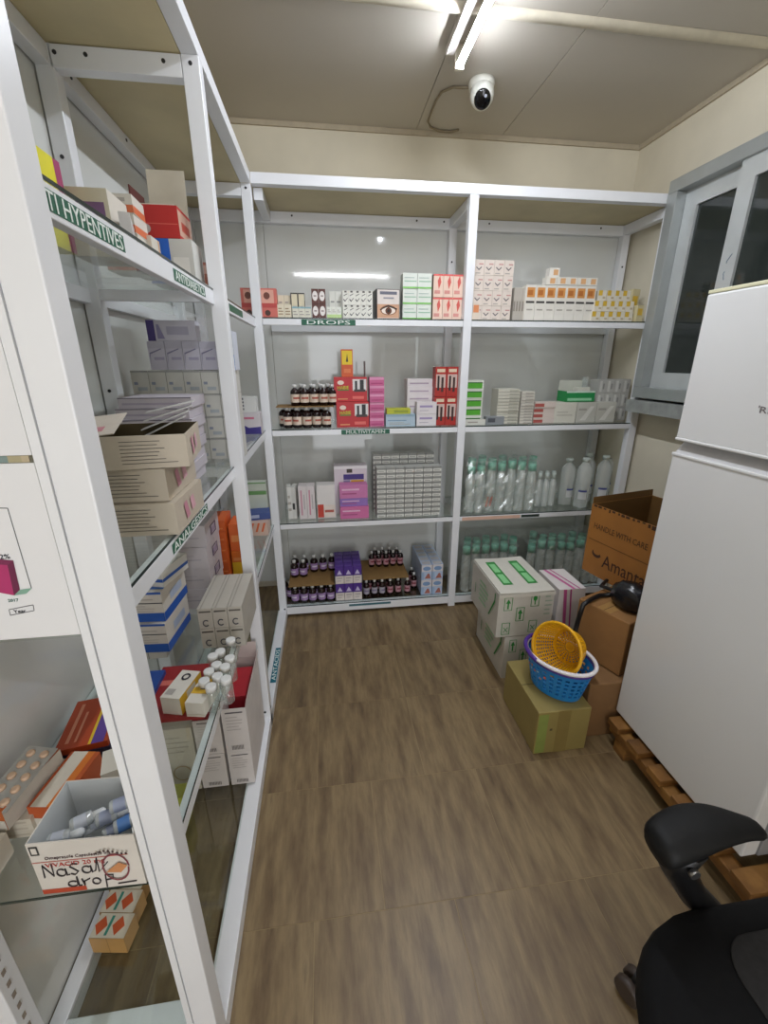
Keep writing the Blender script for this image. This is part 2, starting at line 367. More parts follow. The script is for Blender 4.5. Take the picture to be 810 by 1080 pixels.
for (p, n) in (((X3-.03, DB-.0355, TOP-.06), (0, -1, 0)), ((.15, DB-.0355, TOP-.06), (0, -1, 0)), ((.8, DB-.0355, TOP-.06), (0, -1, 0)), ((1.2, DB-.0355, TOP-.06), (0, -1, 0)), ((1.85, DB-.0355, TOP-.06), (0, -1, 0)), ((X3+.02, DB-.0455, 1.95), (0, -1, 0)), ((X4-.02, DB-.0455, 1.95), (0, -1, 0))): screw(BU, p, n)

# ---- papers stuck on the near end of the left unit
YP = Y0-.0005
def paper(name, label, cat, x0, x1, z0, z1, tilt=0.):
    t = MB(); t.box(x0, YP-.0008, z0, x1, YP, z1, M('#e4e4e6', .35, 0, .02, 5)); return t.obj(name, None, label=label, cat=cat)
X0P = XB+.02
ch = paper('chart_paper', 'white printed sheet with a magenta bar chart on the near shelf end', 'poster', X0P, -.0545, 1.093, 1.322)
q = MB(); yq = YP-.0012
def pq(b_, px, mat, dy=0):
    b_.face([(lambda v: (v.x, yq-dy, v.z))(at(x, y, y=yq)) for x, y in px], mat)
pq(q, [(-60, 607), (16, 598), (11, 596+2), (-60, 600)], M('#a83a6c', .5))
q.v.clear(); q.f.clear(); q.mi.clear(); q.sm.clear()
pq(q, [(-70, 612), (15, 628), (8, 596), (-70, 590)], M('#b0336b', .5))
pq(q, [(15, 628), (22, 626), (14, 591), (8, 596)], M('#6a2246', .5), .0002); pq(q, [(-70, 590), (8, 596), (14, 591), (-70, 584)], M('#7c2a52', .5), .0002)
pq(q, [(15, 628), (28, 626), (34, 620), (21, 622)], M('#7fa795', .5), .0003)
for a, b in (((8, 536), (33, 620)), ((-60, 535), (8, 536))):
    n_ = (-(b[1]-a[1]), b[0]-a[0]); l_ = math.hypot(*n_); n_ = (n_[0]/l_*.4, n_[1]/l_*.4)
    pq(q, [(a[0]-n_[0], a[1]-n_[1]), (b[0]-n_[0], b[1]-n_[1]), (b[0]+n_[0], b[1]+n_[1]), (a[0]+n_[0], a[1]+n_[1])], INK)
for a, b in (((9.5, 643), (35, 638)), ((11, 649), (36, 644)), ((9.5, 643), (11, 649)), ((35, 638), (36, 644))):
    n_ = (-(b[1]-a[1]), b[0]-a[0]); l_ = math.hypot(*n_); n_ = (n_[0]/l_*.35, n_[1]/l_*.35)
    pq(q, [(a[0]-n_[0], a[1]-n_[1]), (b[0]-n_[0], b[1]-n_[1]), (b[0]+n_[0], b[1]+n_[1]), (a[0]+n_[0], a[1]+n_[1])], INK)
q.obj('bar_chart', ch)
def ptext(body, px, py, w_, h_, par, mat=INK):
    v = at(px, py, y=yq); lettering('lettering', body, basis((1, 0, 0), (0, 0, 1), (v.x, yq, v.z)), w_, h_, mat, par)
ptext('2%', 5, 587, .011, .006, ch); ptext('2017', 14, 633, .012, .004, ch, M('#3f6f60', .5)); ptext('Year', 21, 644.5, .014, .0045, ch)
up = paper('plain_paper', 'blank white sheet above the bar chart on the near shelf end', 'paper', X0P, -.0545, 1.331, 1.95)
st = MB(); cols = ['#b9b63a', '#9da64a', '#7d8f8c', '#a99f7f', '#b8a98c']
for k, c in enumerate(cols):
    xa = -.122+k*.014; st.box(xa, YP-.0012, 1.323, xa+.014 if k < 4 else -.058, YP-.0003, 1.3305, M(c, .5))
st.obj('colour_strip', up)
# ------------------------------------------------------------------ ceiling things
TW = emis('tube_glow', (.86, .91, 1, 1), TUBE_POWER)
def tube_light(label, X, power_mat, L):
    t = thing('tube_light', label, 'lamp'); t.matrix_world = X
    MB().box(-.022, -L/2-.02, -.028, .01, L/2+.02, -.0005, M('#d9d4cd', .4)).obj('batten', t, bevel=.002)
    MB().box(-.0165, -L/2+.1, -.0285, -.006, L/2-.1, -.0275, M('#6a625c', .5)).obj('batten_slot', t)
    for s in (-1, 1): MB().box(.012, s*(L/2+.008)-.008, -.076, .046, s*(L/2+.008)+.008, -.0, M('#cfc9b8', .4)).obj('end_cap', t, bevel=.002)
    tb_ = MB(); hs = M('#d8d6e2', .4); n_ = 16; rr = .0125
    for q_ in range(n_):
        a0, a1 = 2*math.pi*q_/n_, 2*math.pi*(q_+1)/n_; am = math.degrees((a0+a1)/2) % 360
        P_ = [(.03+rr*math.cos(a), y_, -.06+rr*math.sin(a)) for a, y_ in ((a0, -L/2), (a1, -L/2), (a1, L/2), (a0, L/2))]
        tb_.face(P_, hs if 8 < am < 172 else power_mat)      # the upper strip is the opaque housing
    tb_.obj('tube', t)
    return t
tube_light('bare glowing tube light on the ceiling above the aisle', Matrix.Translation((.805, -.84, ZC)), TW, 1.2)
tube_light('tube light on the ceiling near the doorway wall', Matrix.Translation((.57, -3.2, ZC)) @ Matrix.Rotation(math.pi/2, 4, 'Z'), emis('tube_glow_2', (.95, .97, 1, 1), TUBE2_POWER), 1.2)
cv = thing('security_camera', 'white dome security camera with black lens on the ceiling', 'camera', (.99, -.03, ZC))
MB().lathe([(.052, 0), (.055, -.012), (.05, -.03)], M('#d9d8cf', .4), 24).obj('base', cv)
RX_ = Matrix.Translation((0, -.012, -.05)) @ Matrix.Rotation(math.radians(-14), 4, 'Z') @ Matrix.Rotation(math.radians(-52), 4, 'X')
prof = [(.002, -.062), (.02, -.06), (.036, -.05), (.047, -.03), (.05, -.005), (.046, .02), (.03, .038), (.002, .046)]
MB().lathe(prof, M('#e2e2da', .35), 24, X=RX_).obj('dome_body', cv)
ln_ = MB().lathe([(.034, -.058), (.034, -.066), (.03, -.070), (.002, -.071)], M('#08080a', .12), 24, X=RX_).obj('lens', cv)
MB().lathe([(.006, -.0715), (.006, -.073)], M('#8b8d95', .2), 10, c=(.012, -.012, 0), X=RX_).obj('sensor', ln_)
pts = [at(x, y, z=ZC-.006) for x, y in ((500, 92), (490, 92.5), (478, 92), (466, 97), (460, 106), (455, 118), (451.5, 128), (454, 134), (463, 138), (475, 139), (484, 137))]
MB().tube(pts, .005, M('#8a7d66', .6), 8).obj('camera_cable', None, label='thin grey cable looping from the camera along the ceiling', cat='cable')

# ------------------------------------------------------------------ fridge and pallet
FX, FY0, FY1 = 1.364, -1.585, -1.04
fr = thing('fridge', 'tall white two-door fridge standing on a wooden pallet', 'fridge', (0, 0, 0))
MB().box(FX+.055, FY0, .122, 1.98, FY1, 1.612, M('#8d8d8e', .35)).obj('body', fr, bevel=.006)  # grey body colour has the shade of the near side painted in
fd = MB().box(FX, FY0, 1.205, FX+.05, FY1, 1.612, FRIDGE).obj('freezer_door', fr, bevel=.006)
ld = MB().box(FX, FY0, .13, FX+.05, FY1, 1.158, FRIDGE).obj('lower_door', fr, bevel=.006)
h = MB(); gm = M('#bdbcbc', .3)
h.face([(FX+.002, FY1-.006, 1.158), (FX+.002, FY0+.006, 1.158), (FX+.03, FY0+.006, 1.196), (FX+.03, FY1-.006, 1.196)], gm)
h.box(FX+.03, FY0+.006, 1.15, FX+.05, FY1-.006, 1.196, gm); h.obj('handle_recess', ld)
MB().box(FX-.003, FY0, 1.152, FX+.012, FY1, 1.162, FRIDGE).obj('handle_lip', ld, bevel=.003)
MB().box(FX-.003, FY0, 1.2, FX+.012, FY1, 1.209, FRIDGE).obj('handle_lip', fd, bevel=.003)
MB().box(FX+.002, FY0, 1.6125, 1.98, FY1, 1.622, M('#d9d5b4', .4)).obj('top_trim', fr, bevel=.002)
v = at(801.5, 432, x=FX); lettering('logo', 'RE', basis((0, -1, 0), (0, 0, 1), (FX-.0003, v.y-.019, v.z)), .036, .016, M('#6b6466', .4), fd)
lettering('logo', "'", basis((0, -1, 0), (0, 0, 1), (FX-.0003, v.y+.003, v.z+.007)), .003, .006, M('#6b6466', .4), fd)
pa = thing('wooden_pallet', 'low reddish wooden pallet under the fridge', 'pallet', (0, 0, 0))
yb = -1.06
while yb > -1.75:
    MB().box(1.322, yb-.062, .092, 1.99, yb, .119, WOOD).obj('deck_board', pa, bevel=.003); yb -= .108
for x in (1.335, 1.64, 1.93): MB().box(x, -1.74, .055, x+.05, -1.06, .0915, WOOD).obj('stringer', pa, bevel=.003)
for x in (1.335, 1.93):
    for y in (-1.13, -1.42, -1.7): MB().box(x, y-.03, 0, x+.05, y+.03, .0545, WOOD).obj('foot', pa, bevel=.003)

# ------------------------------------------------------------------ cartons
FACES = {'F': ((1, 0, 0), (0, 0, 1)), 'R': ((0, 1, 0), (0, 0, 1)), 'L': ((0, -1, 0), (0, 0, 1)), 'B': ((-1, 0, 0), (0, 0, 1)), 'T': ((1, 0, 0), (0, 1, 0))}
def face_frame(f, w, d, h):
    """lower left corner, right, up, width, height of a carton face in its own space (origin at base centre)"""
    c = {'F': (-w/2, -d/2, 0), 'R': (w/2, -d/2, 0), 'L': (-w/2, d/2, 0), 'B': (w/2, d/2, 0), 'T': (-w/2, -d/2, h)}[f]
    ww = {'F': w, 'B': w, 'T': w, 'R': d, 'L': d}[f]; hh = d if f == 'T' else h
    return Vector(c), Vector(FACES[f][0]), Vector(FACES[f][1]), ww, hh
def put_prints(mb, prints, w, d, h):
    for i, p in enumerate(prints):
        for f in p[0]:
            c, r, u, ww, hh = face_frame(f, w, d, h); n = r.cross(u)*(.0003+.00012*(i+1)); mat = p[2] if not isinstance(p[2], str) else M(p[2], .45)
            g_ = p[1]
            if len(g_) == 4 and not isinstance(g_[0], tuple): g_ = ((g_[0], g_[1]), (g_[2], g_[1]), (g_[2], g_[3]), (g_[0], g_[3]))
            mb.face([c+r*(a*ww)+u*(b*hh)+n for a, b in g_], mat)
CM = {}
def carton_mesh(w, d, h, col, prints=()):
    k = (round(w, 3), round(d, 3), round(h, 3), col, repr([(p[0], p[1], str(p[2])) for p in prints]))
    if k not in CM:
        m_ = MB().box(-w/2, -d/2, 0, w/2, d/2, h, M(col, .45, 0, .03, 20)); put_prints(m_, prints, w, d, h); CM[k] = m_.mesh('carton')
    return CM[k]
def carton(name, label, cx, y0, z0, w, d, h, col, prints=(), rz=0., group=None, cat='box', bevel=0, cy=None):
    """closed carton; y0 is the plane of its front face unless cy (centre) is given"""
    return link(name, carton_mesh(w, d, h, col, prints), None, (cx, (y0+d/2) if cy is None else cy, z0), rz, label, cat, group, bevel=bevel)
def lines(f, x0, x1, y0, y1, n, mat='#9a948c', fill=.35, seed=1):
    r_ = random.Random(seed); o = []
    for k in range(n):
        a = y1-(y1-y0)*(k+.5)/n; hh = (y1-y0)/n*fill; o.append((f, (x0, a-hh/2, x0+(x1-x0)*r_.uniform(.6, 1), a+hh/2), mat))
    return o
def disc(f, cx, cy, rx, ry, mat, n=14):
    return (f, tuple((cx+rx*math.cos(2*math.pi*k/n), cy+ry*math.sin(2*math.pi*k/n)) for k in range(n)), mat)
def ring(f, cx, cy, rx, ry, t, mat, n=16, a0=0., a1=2*math.pi):
    o = []
    for k in range(n):
        p, q_ = a0+(a1-a0)*k/n, a0+(a1-a0)*(k+1)/n
        o.append((f, ((cx+rx*math.cos(p), cy+ry*math.sin(p)), (cx+rx*math.cos(q_), cy+ry*math.sin(q_)), (cx+rx*(1-t)*math.cos(q_), cy+ry*(1-t)*math.sin(q_)), (cx+rx*(1-t)*math.cos(p), cy+ry*(1-t)*math.sin(p))), mat))
    return o
def frame_box(f, x0, y0, x1, y1, t, mat, s=1.):
    return [(f, (x0, y0, x1, y0+t*s), mat), (f, (x0, y1-t*s, x1, y1), mat), (f, (x0, y0, x0+t, y1), mat), (f, (x1-t, y0, x1, y1), mat)]
def icon(f, x0, y0, x1, y1, mat, kind):
    o = frame_box(f, x0, y0, x1, y1, .012, mat); cx = (x0+x1)/2; w_ = x1-x0; h_ = y1-y0
    if kind == 'up': o += [(f, ((cx-w_*.3, y0+h_*.55), (cx+w_*.3, y0+h_*.55), (cx, y0+h_*.88)), mat), (f, (cx-w_*.1, y0+h_*.12, cx+w_*.1, y0+h_*.56), mat)]
    elif kind == 'glass': o += [disc(f, cx, y0+h_*.65, w_*.25, h_*.22, mat), (f, (cx-w_*.06, y0+h_*.15, cx+w_*.06, y0+h_*.5), mat)]
    else: o += [(f, ((x0+w_*.2, y0+h_*.2), (x0+w_*.3, y0+h_*.2), (x0+w_*.8, y0+h_*.6), (x0+w_*.7, y0+h_*.6)), mat), (f, ((x0+w_*.7, y0+h_*.2), (x0+w_*.8, y0+h_*.2), (x0+w_*.3, y0+h_*.6), (x0+w_*.2, y0+h_*.6)), mat)]
    return o
def open_carton(name, label, c, w, d, h, col, inner, flaps=(), rz=0., prints=(), t=.004, cat='box', group=None, floor_z=.003):
    """open-topped carton: walls with thickness; flaps = (side, length, angle from vertical outwards)"""
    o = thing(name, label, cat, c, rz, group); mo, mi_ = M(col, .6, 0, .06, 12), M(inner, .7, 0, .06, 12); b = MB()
    b.box(-w/2, -d/2, 0, w/2, d/2, floor_z, mo)
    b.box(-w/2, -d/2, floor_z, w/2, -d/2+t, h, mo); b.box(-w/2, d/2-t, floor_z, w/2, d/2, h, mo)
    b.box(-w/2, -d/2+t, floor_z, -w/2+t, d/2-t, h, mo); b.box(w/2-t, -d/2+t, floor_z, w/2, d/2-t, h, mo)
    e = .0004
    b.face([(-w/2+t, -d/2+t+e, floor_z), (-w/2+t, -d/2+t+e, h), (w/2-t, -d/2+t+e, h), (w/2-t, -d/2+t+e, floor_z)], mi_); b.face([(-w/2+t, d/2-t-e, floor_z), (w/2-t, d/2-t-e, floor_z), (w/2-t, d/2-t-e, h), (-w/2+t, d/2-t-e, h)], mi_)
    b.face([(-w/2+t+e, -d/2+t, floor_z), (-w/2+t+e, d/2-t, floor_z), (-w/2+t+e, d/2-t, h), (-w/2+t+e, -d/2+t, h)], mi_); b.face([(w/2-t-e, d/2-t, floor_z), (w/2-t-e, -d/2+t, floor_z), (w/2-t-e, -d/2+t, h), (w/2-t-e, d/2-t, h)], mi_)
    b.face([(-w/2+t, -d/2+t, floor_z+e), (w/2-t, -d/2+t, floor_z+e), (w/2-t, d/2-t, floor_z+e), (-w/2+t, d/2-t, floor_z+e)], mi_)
    put_prints(b, prints, w, d, h); b.obj('carton_body', o)
    for s, L, a in flaps:
        ww = (w if s in 'FB' else d)-.004; X = {'F': Matrix.Translation((0, -d/2, h)), 'B': Matrix.Translation((0, d/2, h)) @ Matrix.Rotation(math.pi, 4, 'Z'), 'R': Matrix.Translation((w/2, 0, h)) @ Matrix.Rotation(math.pi/2, 4, 'Z'), 'L': Matrix.Translation((-w/2, 0, h)) @ Matrix.Rotation(-math.pi/2, 4, 'Z')}[s]
        X = X @ Matrix.Rotation(math.radians(a), 4, 'X')
        MB().box(-ww/2, 0, .0005, ww/2, min(t, .003), L, mi_, X).obj('flap', o)
    return o
GR = M('#2f8a3c', .5); GRL = M('#86c98b', .5)
# two white cartons with green print in front of the back unit
def white_green(label, cx, cy, z, w, d, h, rz=0.):
    pr = []
    pr += icon('F', .1, .62, .25, .92, GR, 'up') + icon('F', .58, .68, .73, .97, GR, 'glass') + icon('F', .33, .36, .48, .68, GR, 'up') + icon('F', .09, .06, .24, .34, GR, 'x') + icon('F', .58, .08, .73, .36, GR, 'x')
    pr += [('L', (.18, .35, .2, .6), GR)] + lines('L', .35, .7, .3, .85, 5, GRL, .3) + [('L', ((.72, .3), (.75, .3), (.92, .75), (.92, .95), (.89, .95), (.89, .78)), GR)]
    pr += lines('F', .83, .97, .45, .95, 5, '#9fb09c', .3)
    t = link('medicine_carton', carton_mesh(w, d, h, '#c9c5bb', tuple(pr)), None, (cx, cy, z), rz, label, 'box', None)
    return t
hb = .232
wb1 = white_green('lower white carton with green arrow print, standing on the floor', 1.172, -.486, 0, .236, .352, hb)
wb2 = thing('medicine_carton', 'upper white carton with two green bands on its lid', 'box', (1.136, -.488, hb+.004))
b0 = white_green('x', 0, 0, 0, .262, .352, .222); b0.parent = wb2; b0.name = 'carton_body'
for k in ('label', 'category'): del b0[k]
for s in (-1, 1):
    lid = MB().box(-.001, -.179, 0, .128, .179, .004, M('#cfcbc0', .5, 0, .04, 15), Matrix.Translation((0 if s > 0 else -.0, 0, .2225)) @ Matrix.Scale(s, 4, (1, 0, 0)) @ Matrix.Rotation(math.radians(-1.5), 4, 'Y'))
    if s < 0: lid.f = [tuple(reversed(q_)) for q_ in lid.f]
    lo = lid.obj('lid_flap', wb2)
    bnd = MB(); zz = .2272+.0016; xc = s*.06
    bnd.face([(xc-.024, -.105, zz), (xc+.024, -.105, zz), (xc+.024, .135, zz+.0002), (xc-.024, .135, zz+.0002)], GR)
    for k in range(2): bnd.face([(xc-.015, -.09+k*.11, zz+.0003), (xc+.015, -.09+k*.11, zz+.0003), (xc+.015, .0+k*.11, zz+.0003), (xc-.015, .0+k*.11, zz+.0003)], GRL)
    bnd.obj('green_band', lo)
MB().box(-.132, -.1795, .205, .133, -.1765, .2215, M('#d2cec3', .5)).obj('front_flap', wb2)
# tan carton with green print
tc_ = carton_mesh(.212, .30, .2, '#93834d', (('F', (.38, .0, .62, 1), '#877542'), ('F', (.02, .03, .2, .95), '#86934a'), ('T', (.0, .49, 1, .51), '#6d5f34'), ('F', (.25, .55, .3, .6), '#5b5030')))
link('cardboard_box', tc_, None, (1.119, -.935, 0), 0, 'tan cardboard box with brown tape carrying the plastic baskets', 'box', bevel=.003)
# brown cartons behind it
def kraft(label, c, w, d, h, rz, col='#8a6237'):
    o = thing('cardboard_box', label, 'box', c, rz); m_ = M(col, .75, 0, .08, 12, .08)
    MB().box(-w/2, -d/2, 0, w/2, d/2, h, m_).obj('carton_body', o, bevel=.004)
    MB().box(-w/2+.002, -.028, h+.0005, w/2-.002, .028, h+.001, M('#a07a48', .35)).obj('packing_tape', o)
    MB().box(-w/2+.003, -.0012, h+.0011, w/2-.003, .0012, h+.0015, M('#4d3519', .8)).obj('lid_seam', o); return o
kraft('brown cardboard box on the floor beside the tan box', (1.40, -.885, 0), .32, .30, .258, 0., '#7c5a36')
kraft('brown cardboard box holding the black bag and cable', (1.492, -.841, .262), .34, .22, .238, math.radians(22))
# pink striped white carton
carton('medicine_carton', 'white carton with pink stripes behind the yellow basket', 1.365, -.44, 0, .13, .2, .45, '#d9d3d0', (('FT', ((.5, 0), (.62, 0), (.28, 1), (.16, 1)), '#c25a93'), ('FT', ((.74, 0), (.8, 0), (.46, 1), (.4, 1)), '#b04583')), cy=-.545)
# open carton with the large print
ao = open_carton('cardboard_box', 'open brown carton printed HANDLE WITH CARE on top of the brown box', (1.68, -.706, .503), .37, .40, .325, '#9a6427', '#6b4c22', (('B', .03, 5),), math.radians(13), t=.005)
LXa = basis((0, -1, 0), (0, 0, 1), (-.1854, .035, .232))
lettering('lettering', 'HANDLE WITH CARE', LXa, .27, .026, M('#4a2f14', .7), ao)
lettering('lettering', 'Amanta', basis((0, -1, 0), (0, 0, 1), (-.1854, -.012, .088)), .215, .06, M('#3a1d10', .7), ao)
sw = MB(); pts = []
for k in range(13):
    a = math.radians(200+k*15); pts.append((.132+.026*math.cos(a), .107+.02*math.sin(a)))
inn = [(.132+.02*math.cos(math.radians(380-k*15)), .115+.014*math.sin(math.radians(380-k*15))) for k in range(13)]
sw.face([(-.1856, y_, z_) for y_, z_ in pts+inn][::-1], M('#3a1d10', .7)); sw.obj('swoosh_logo', ao)
MB().box(-.1856, -.19, .162, -.1853, .19, .165, M('#5b3813', .8)).obj('crease', ao)
tp = MB(); r_ = random.Random(3)
for k in range(16):
    y_ = -.19+k*.024; tp.box(-.1858, y_, .308+.012*r_.random(), -.1853, y_+.008+.012*r_.random(), .3255, M('#3d2612', .8))
tp.obj('torn_print', ao)
# black bag with cable
bg = thing('cable_bag', 'black shiny bag lying on the brown box beside the fridge', 'bag', (1.44, -.905, .501), math.radians(22))
bmz = bmesh.new(); bmesh.ops.create_icosphere(bmz, subdivisions=3, radius=1)
r_ = random.Random(5)
for v_ in bmz.verts:
    c_ = v_.co; n_ = 1+.08*math.sin(9*c_.x+4*c_.z)+.06*math.sin(11*c_.y+3)
    v_.co = Vector((c_.x*.05*n_, c_.y*.075*n_, max(0, (c_.z*.065*n_+.05))))
me = bpy.data.meshes.new('bag'); bmz.to_mesh(me); bmz.free(); me.materials.append(M('#131318', .25, 0, .2, 30, .3))
me.polygons.foreach_set('use_smooth', [True]*len(me.polygons)); link('bag_body', me, bg)
MB().tube([(-.03, -.07, .028), (.0, -.082, .02), (.03, -.078, .024)], .005, M('#c9c9c9', .2, .6), 8).obj('clip', bg)
zc = .511
cb = [at(652, 630, z=zc+.02), at(645, 627, z=zc), at(632, 628, z=zc), at(622, 633, z=zc), at(615, 638, z=zc+.01)]
e0 = at(611, 650, x=1.272); e1 = at(607, 664, x=1.262); e2 = at(606, 680, x=1.255)
MB().tube(cb+[e0, e1, e2], .0095, M('#0d0d0f', .4), 10).obj('power_cable', None, label='thick black cable hanging down behind the yellow basket', cat='cable')
cb = [at(640, 612, z=zc+.012), at(634, 618, z=zc+.008), at(645, 622, z=zc+.008), at(652, 625, z=zc+.015)]
MB().tube(cb, .008, M('#0d0d0f', .4), 10).obj('power_cable', None, label='short black cable end lying against the open carton', cat='cable')

# ------------------------------------------------------------------ baskets
def basket_wall(b, rx0, ry0, rx1, ry1, z0, z1, n, rows, mat, X, hole=.62, rowhole=.6, solid_top=.12, solid_bot=.1, skip=None):
    """tapered oval wall made of ribs with open cells"""
    zs = [0]; tt = [0, solid_bot]
    for j in range(rows):
        c0 = solid_bot+(1-solid_bot-solid_top)*j/rows; c1 = solid_bot+(1-solid_bot-solid_top)*(j+1)/rows; g_ = (c1-c0)*(1-rowhole)/2
        tt += [c0+g_, c1-g_]
    tt += [1-solid_top, 1.]; tt = sorted(set(tt))
    an = []
    for k in range(n): an += [2*math.pi*k/n, 2*math.pi*(k+hole)/n]
    m_ = len(an); i = len(b.v)
    for t in tt:
        rx, ry, z = rx0+(rx1-rx0)*t, ry0+(ry1-ry0)*t, z0+(z1-z0)*t
        for a in an: b.v.append(tuple(X @ Vector((rx*math.cos(a), ry*math.sin(a), z))))
    holes = set()
    for j in range(rows):
        c0 = solid_bot+(1-solid_bot-solid_top)*(j+.5)/rows
        for q_ in range(len(tt)-1):
            if tt[q_] < c0 < tt[q_+1]: holes.add(q_)
    for j in range(len(tt)-1):
        for k in range(m_):
            if j in holes and k % 2 == 0: continue
            k2 = (k+1) % m_; b.f.append((i+j*m_+k, i+j*m_+k2, i+(j+1)*m_+k2, i+(j+1)*m_+k)); b.mi.append(b.m(mat)); b.sm.append(False)
def solid(o, t):
    s_ = o.modifiers.new('thickness', 'SOLIDIFY'); s_.thickness = t; s_.offset = 0; return o
def oval(rx, ry, z, n=48): return [(rx*math.cos(2*math.pi*k/n), ry*math.sin(2*math.pi*k/n), z) for k in range(n)]
BLUE = M('#1f7fc4', .35, 0, .03); YEL = M('#e0a512', .35, 0, .04)
bb = thing('plastic_basket', 'blue oval plastic basket with white rim on the tan box', 'basket', (1.143, -.96, .204), math.radians(-58))
I4 = Matrix.Identity(4)
b = MB(); basket_wall(b, .098, .07, .132, .098, .0, .145, 26, 5, BLUE, I4, .55, .6, .2, .1); solid(b.obj('basket_wall', bb), .003)
b = MB().lathe([(1, 0), (1, .003)], BLUE, 40, sx=.098, sy=.07); b.obj('basket_floor', bb)
MB().tube(oval(.135, .101, .150), .0075, M('#e4dfe2', .4), 8, True).obj('rim', bb)
MB().tube(oval(.1325, .0985, .137), .0055, M('#4b2a86', .4), 8, True).obj('inner_rim', bb)
hd = [(.138*math.cos(a), .104*math.sin(a), .150+.006*math.sin((a-math.radians(100))/math.radians(140)*math.pi)) for a in [math.radians(150+k*8) for k in range(14)]]
MB().tube(hd, .0085, M('#4b2a86', .4), 8).obj('handle', bb)
fl_ = MB()
for k, (a, t) in enumerate(((200, .72), (206, .62), (214, .55), (218, .68), (226, .58), (234, .62), (240, .45), (250, .56))):
    a = math.radians(a+18); rx, ry, z = .098+.034*t, .07+.028*t, .145*t
    c_ = Vector((rx*math.cos(a)*1.018, ry*math.sin(a)*1.018, z)); tn = Vector((-rx*math.sin(a), ry*math.cos(a), 0)).normalized(); u_ = Vector((0, 0, 1))
    fl_.face([c_+tn*(.006*math.cos(q_*math.pi/4))+u_*(.006*math.sin(q_*math.pi/4)) for q_ in range(8)], M(('#c98a4a', '#c96a5a', '#9fb5c9')[k % 3], .5))
fl_.obj('printed_flowers', bb)
nz = Vector((-.86, -.42, .28)).normalized(); nx = Vector((0, 0, 1)).cross(nz).normalized(); ny = nz.cross(nx); oc0 = Vector((1.117, -.968, .385))-nz*.046
yx = Matrix(((nx.x, ny.x, nz.x, oc0.x), (nx.y, ny.y, nz.y, oc0.y), (nx.z, ny.z, nz.z, oc0.z), (0, 0, 0, 1)))
yb_ = thing('plastic_basket', 'round yellow plastic strainer basket tilted inside the blue basket', 'basket'); yb_.matrix_world = yx
b = MB(); basket_wall(b, .066, .066, .1, .1, -.055, .045, 40, 8, YEL, I4, .6, .6, .1, .08); solid(b.obj('basket_wall', yb_), .003)
b = MB(); basket_wall(b, .012, .012, .066, .066, -.055, -.055, 24, 5, YEL, I4, .5, .55, .1, .1); b.lathe([(.0125, -.0555), (.0125, -.0545)], YEL, 12); solid(b.obj('basket_floor', yb_), .003)
MB().tube(oval(.102, .102, .046), .0065, YEL, 8, True).obj('rim', yb_)

# ------------------------------------------------------------------ office chair
oc = thing('office_chair', 'black swivel office chair with padded armrest at the right', 'chair', (1.06, -2.06, 0))
def rounded_slab(w, d, z0, z1, r, mat, n=6, dome=.0, inset=.02):
    """cushion: rounded rectangle with rolled edges"""
    def outline(k):
        o = []
        for cx, cy, a0 in ((w/2-r, d/2-r, 0), (-w/2+r, d/2-r, 90), (-w/2+r, -d/2+r, 180), (w/2-r, -d/2+r, 270)):
            for q_ in range(n+1):
                a = math.radians(a0+90*q_/n); o.append(((cx+r*math.cos(a)), (cy+r*math.sin(a))))
        return [(x*(1-k*2/w), y*(1-k*2/d)) for x, y in o]
    b = MB(); H = z1-z0; lv = [(inset, z0), (inset*.3, z0+H*.15), (0, z0+H*.5), (inset*.3, z0+H*.85), (inset, z1), (inset*3, z1+dome*.6), (inset*5.5, z1+dome)]
    rings_ = [[(x, y, z) for x, y in outline(k)] for k, z in lv]; m_ = len(rings_[0])
    for R in rings_: b.v += R
    for j in range(len(rings_)-1):
        for k in range(m_):
            k2 = (k+1) % m_; b.f.append((j*m_+k, j*m_+k2, (j+1)*m_+k2, (j+1)*m_+k)); b.mi.append(b.m(mat)); b.sm.append(True)
    b.f.append(tuple(reversed(range(m_)))); b.mi.append(0); b.sm.append(False)
    b.f.append(tuple((len(rings_)-1)*m_+k for k in range(m_))); b.mi.append(0); b.sm.append(True)
    return b
st = rounded_slab(.62, .48, .40, .475, .2, BLACK, 8, .012).obj('seat', oc, loc=(-.04, 0, 0))
rounded_slab(.36, .36, .4865, .4905, .06, M('#2b2a2a', .9, 0, .15, 80, .3, .2), 8, .001, .004).obj('seat_inlay', st, loc=(.06, 0, 0))
MB().lathe([(.035, .10), (.035, .26), (.025, .262), (.025, .4)], M('#1a1a1c', .4), 16).obj('gas_column', oc)
for k in range(5):
    a = math.radians(111+72*k); dx, dy = math.cos(a), math.sin(a)
    MB().tube([(dx*.03, dy*.03, .115), (dx*.17, dy*.17, .10), (dx*.325, dy*.325, .075)], [.03, .024, .017], M('#17171a', .45), 10).obj('base_leg', oc)
    cs = MB(); px, py = -dy, dx; wm = M('#453a34', .5)
    for s in (-1, 1):
        c_ = Vector((dx*.335+px*s*.017, dy*.335+py*s*.017, .03)); ax = Vector((px, py, 0))
        cs.tube([c_-ax*.011, c_-ax*.008, c_+ax*.008, c_+ax*.011], [.024, .0295, .0295, .024], wm, 16)
    cs.tube([(dx*.335, dy*.335, .03), (dx*.33, dy*.33, .08)], .008, M('#17171a', .45), 8); cs.obj('caster', oc)
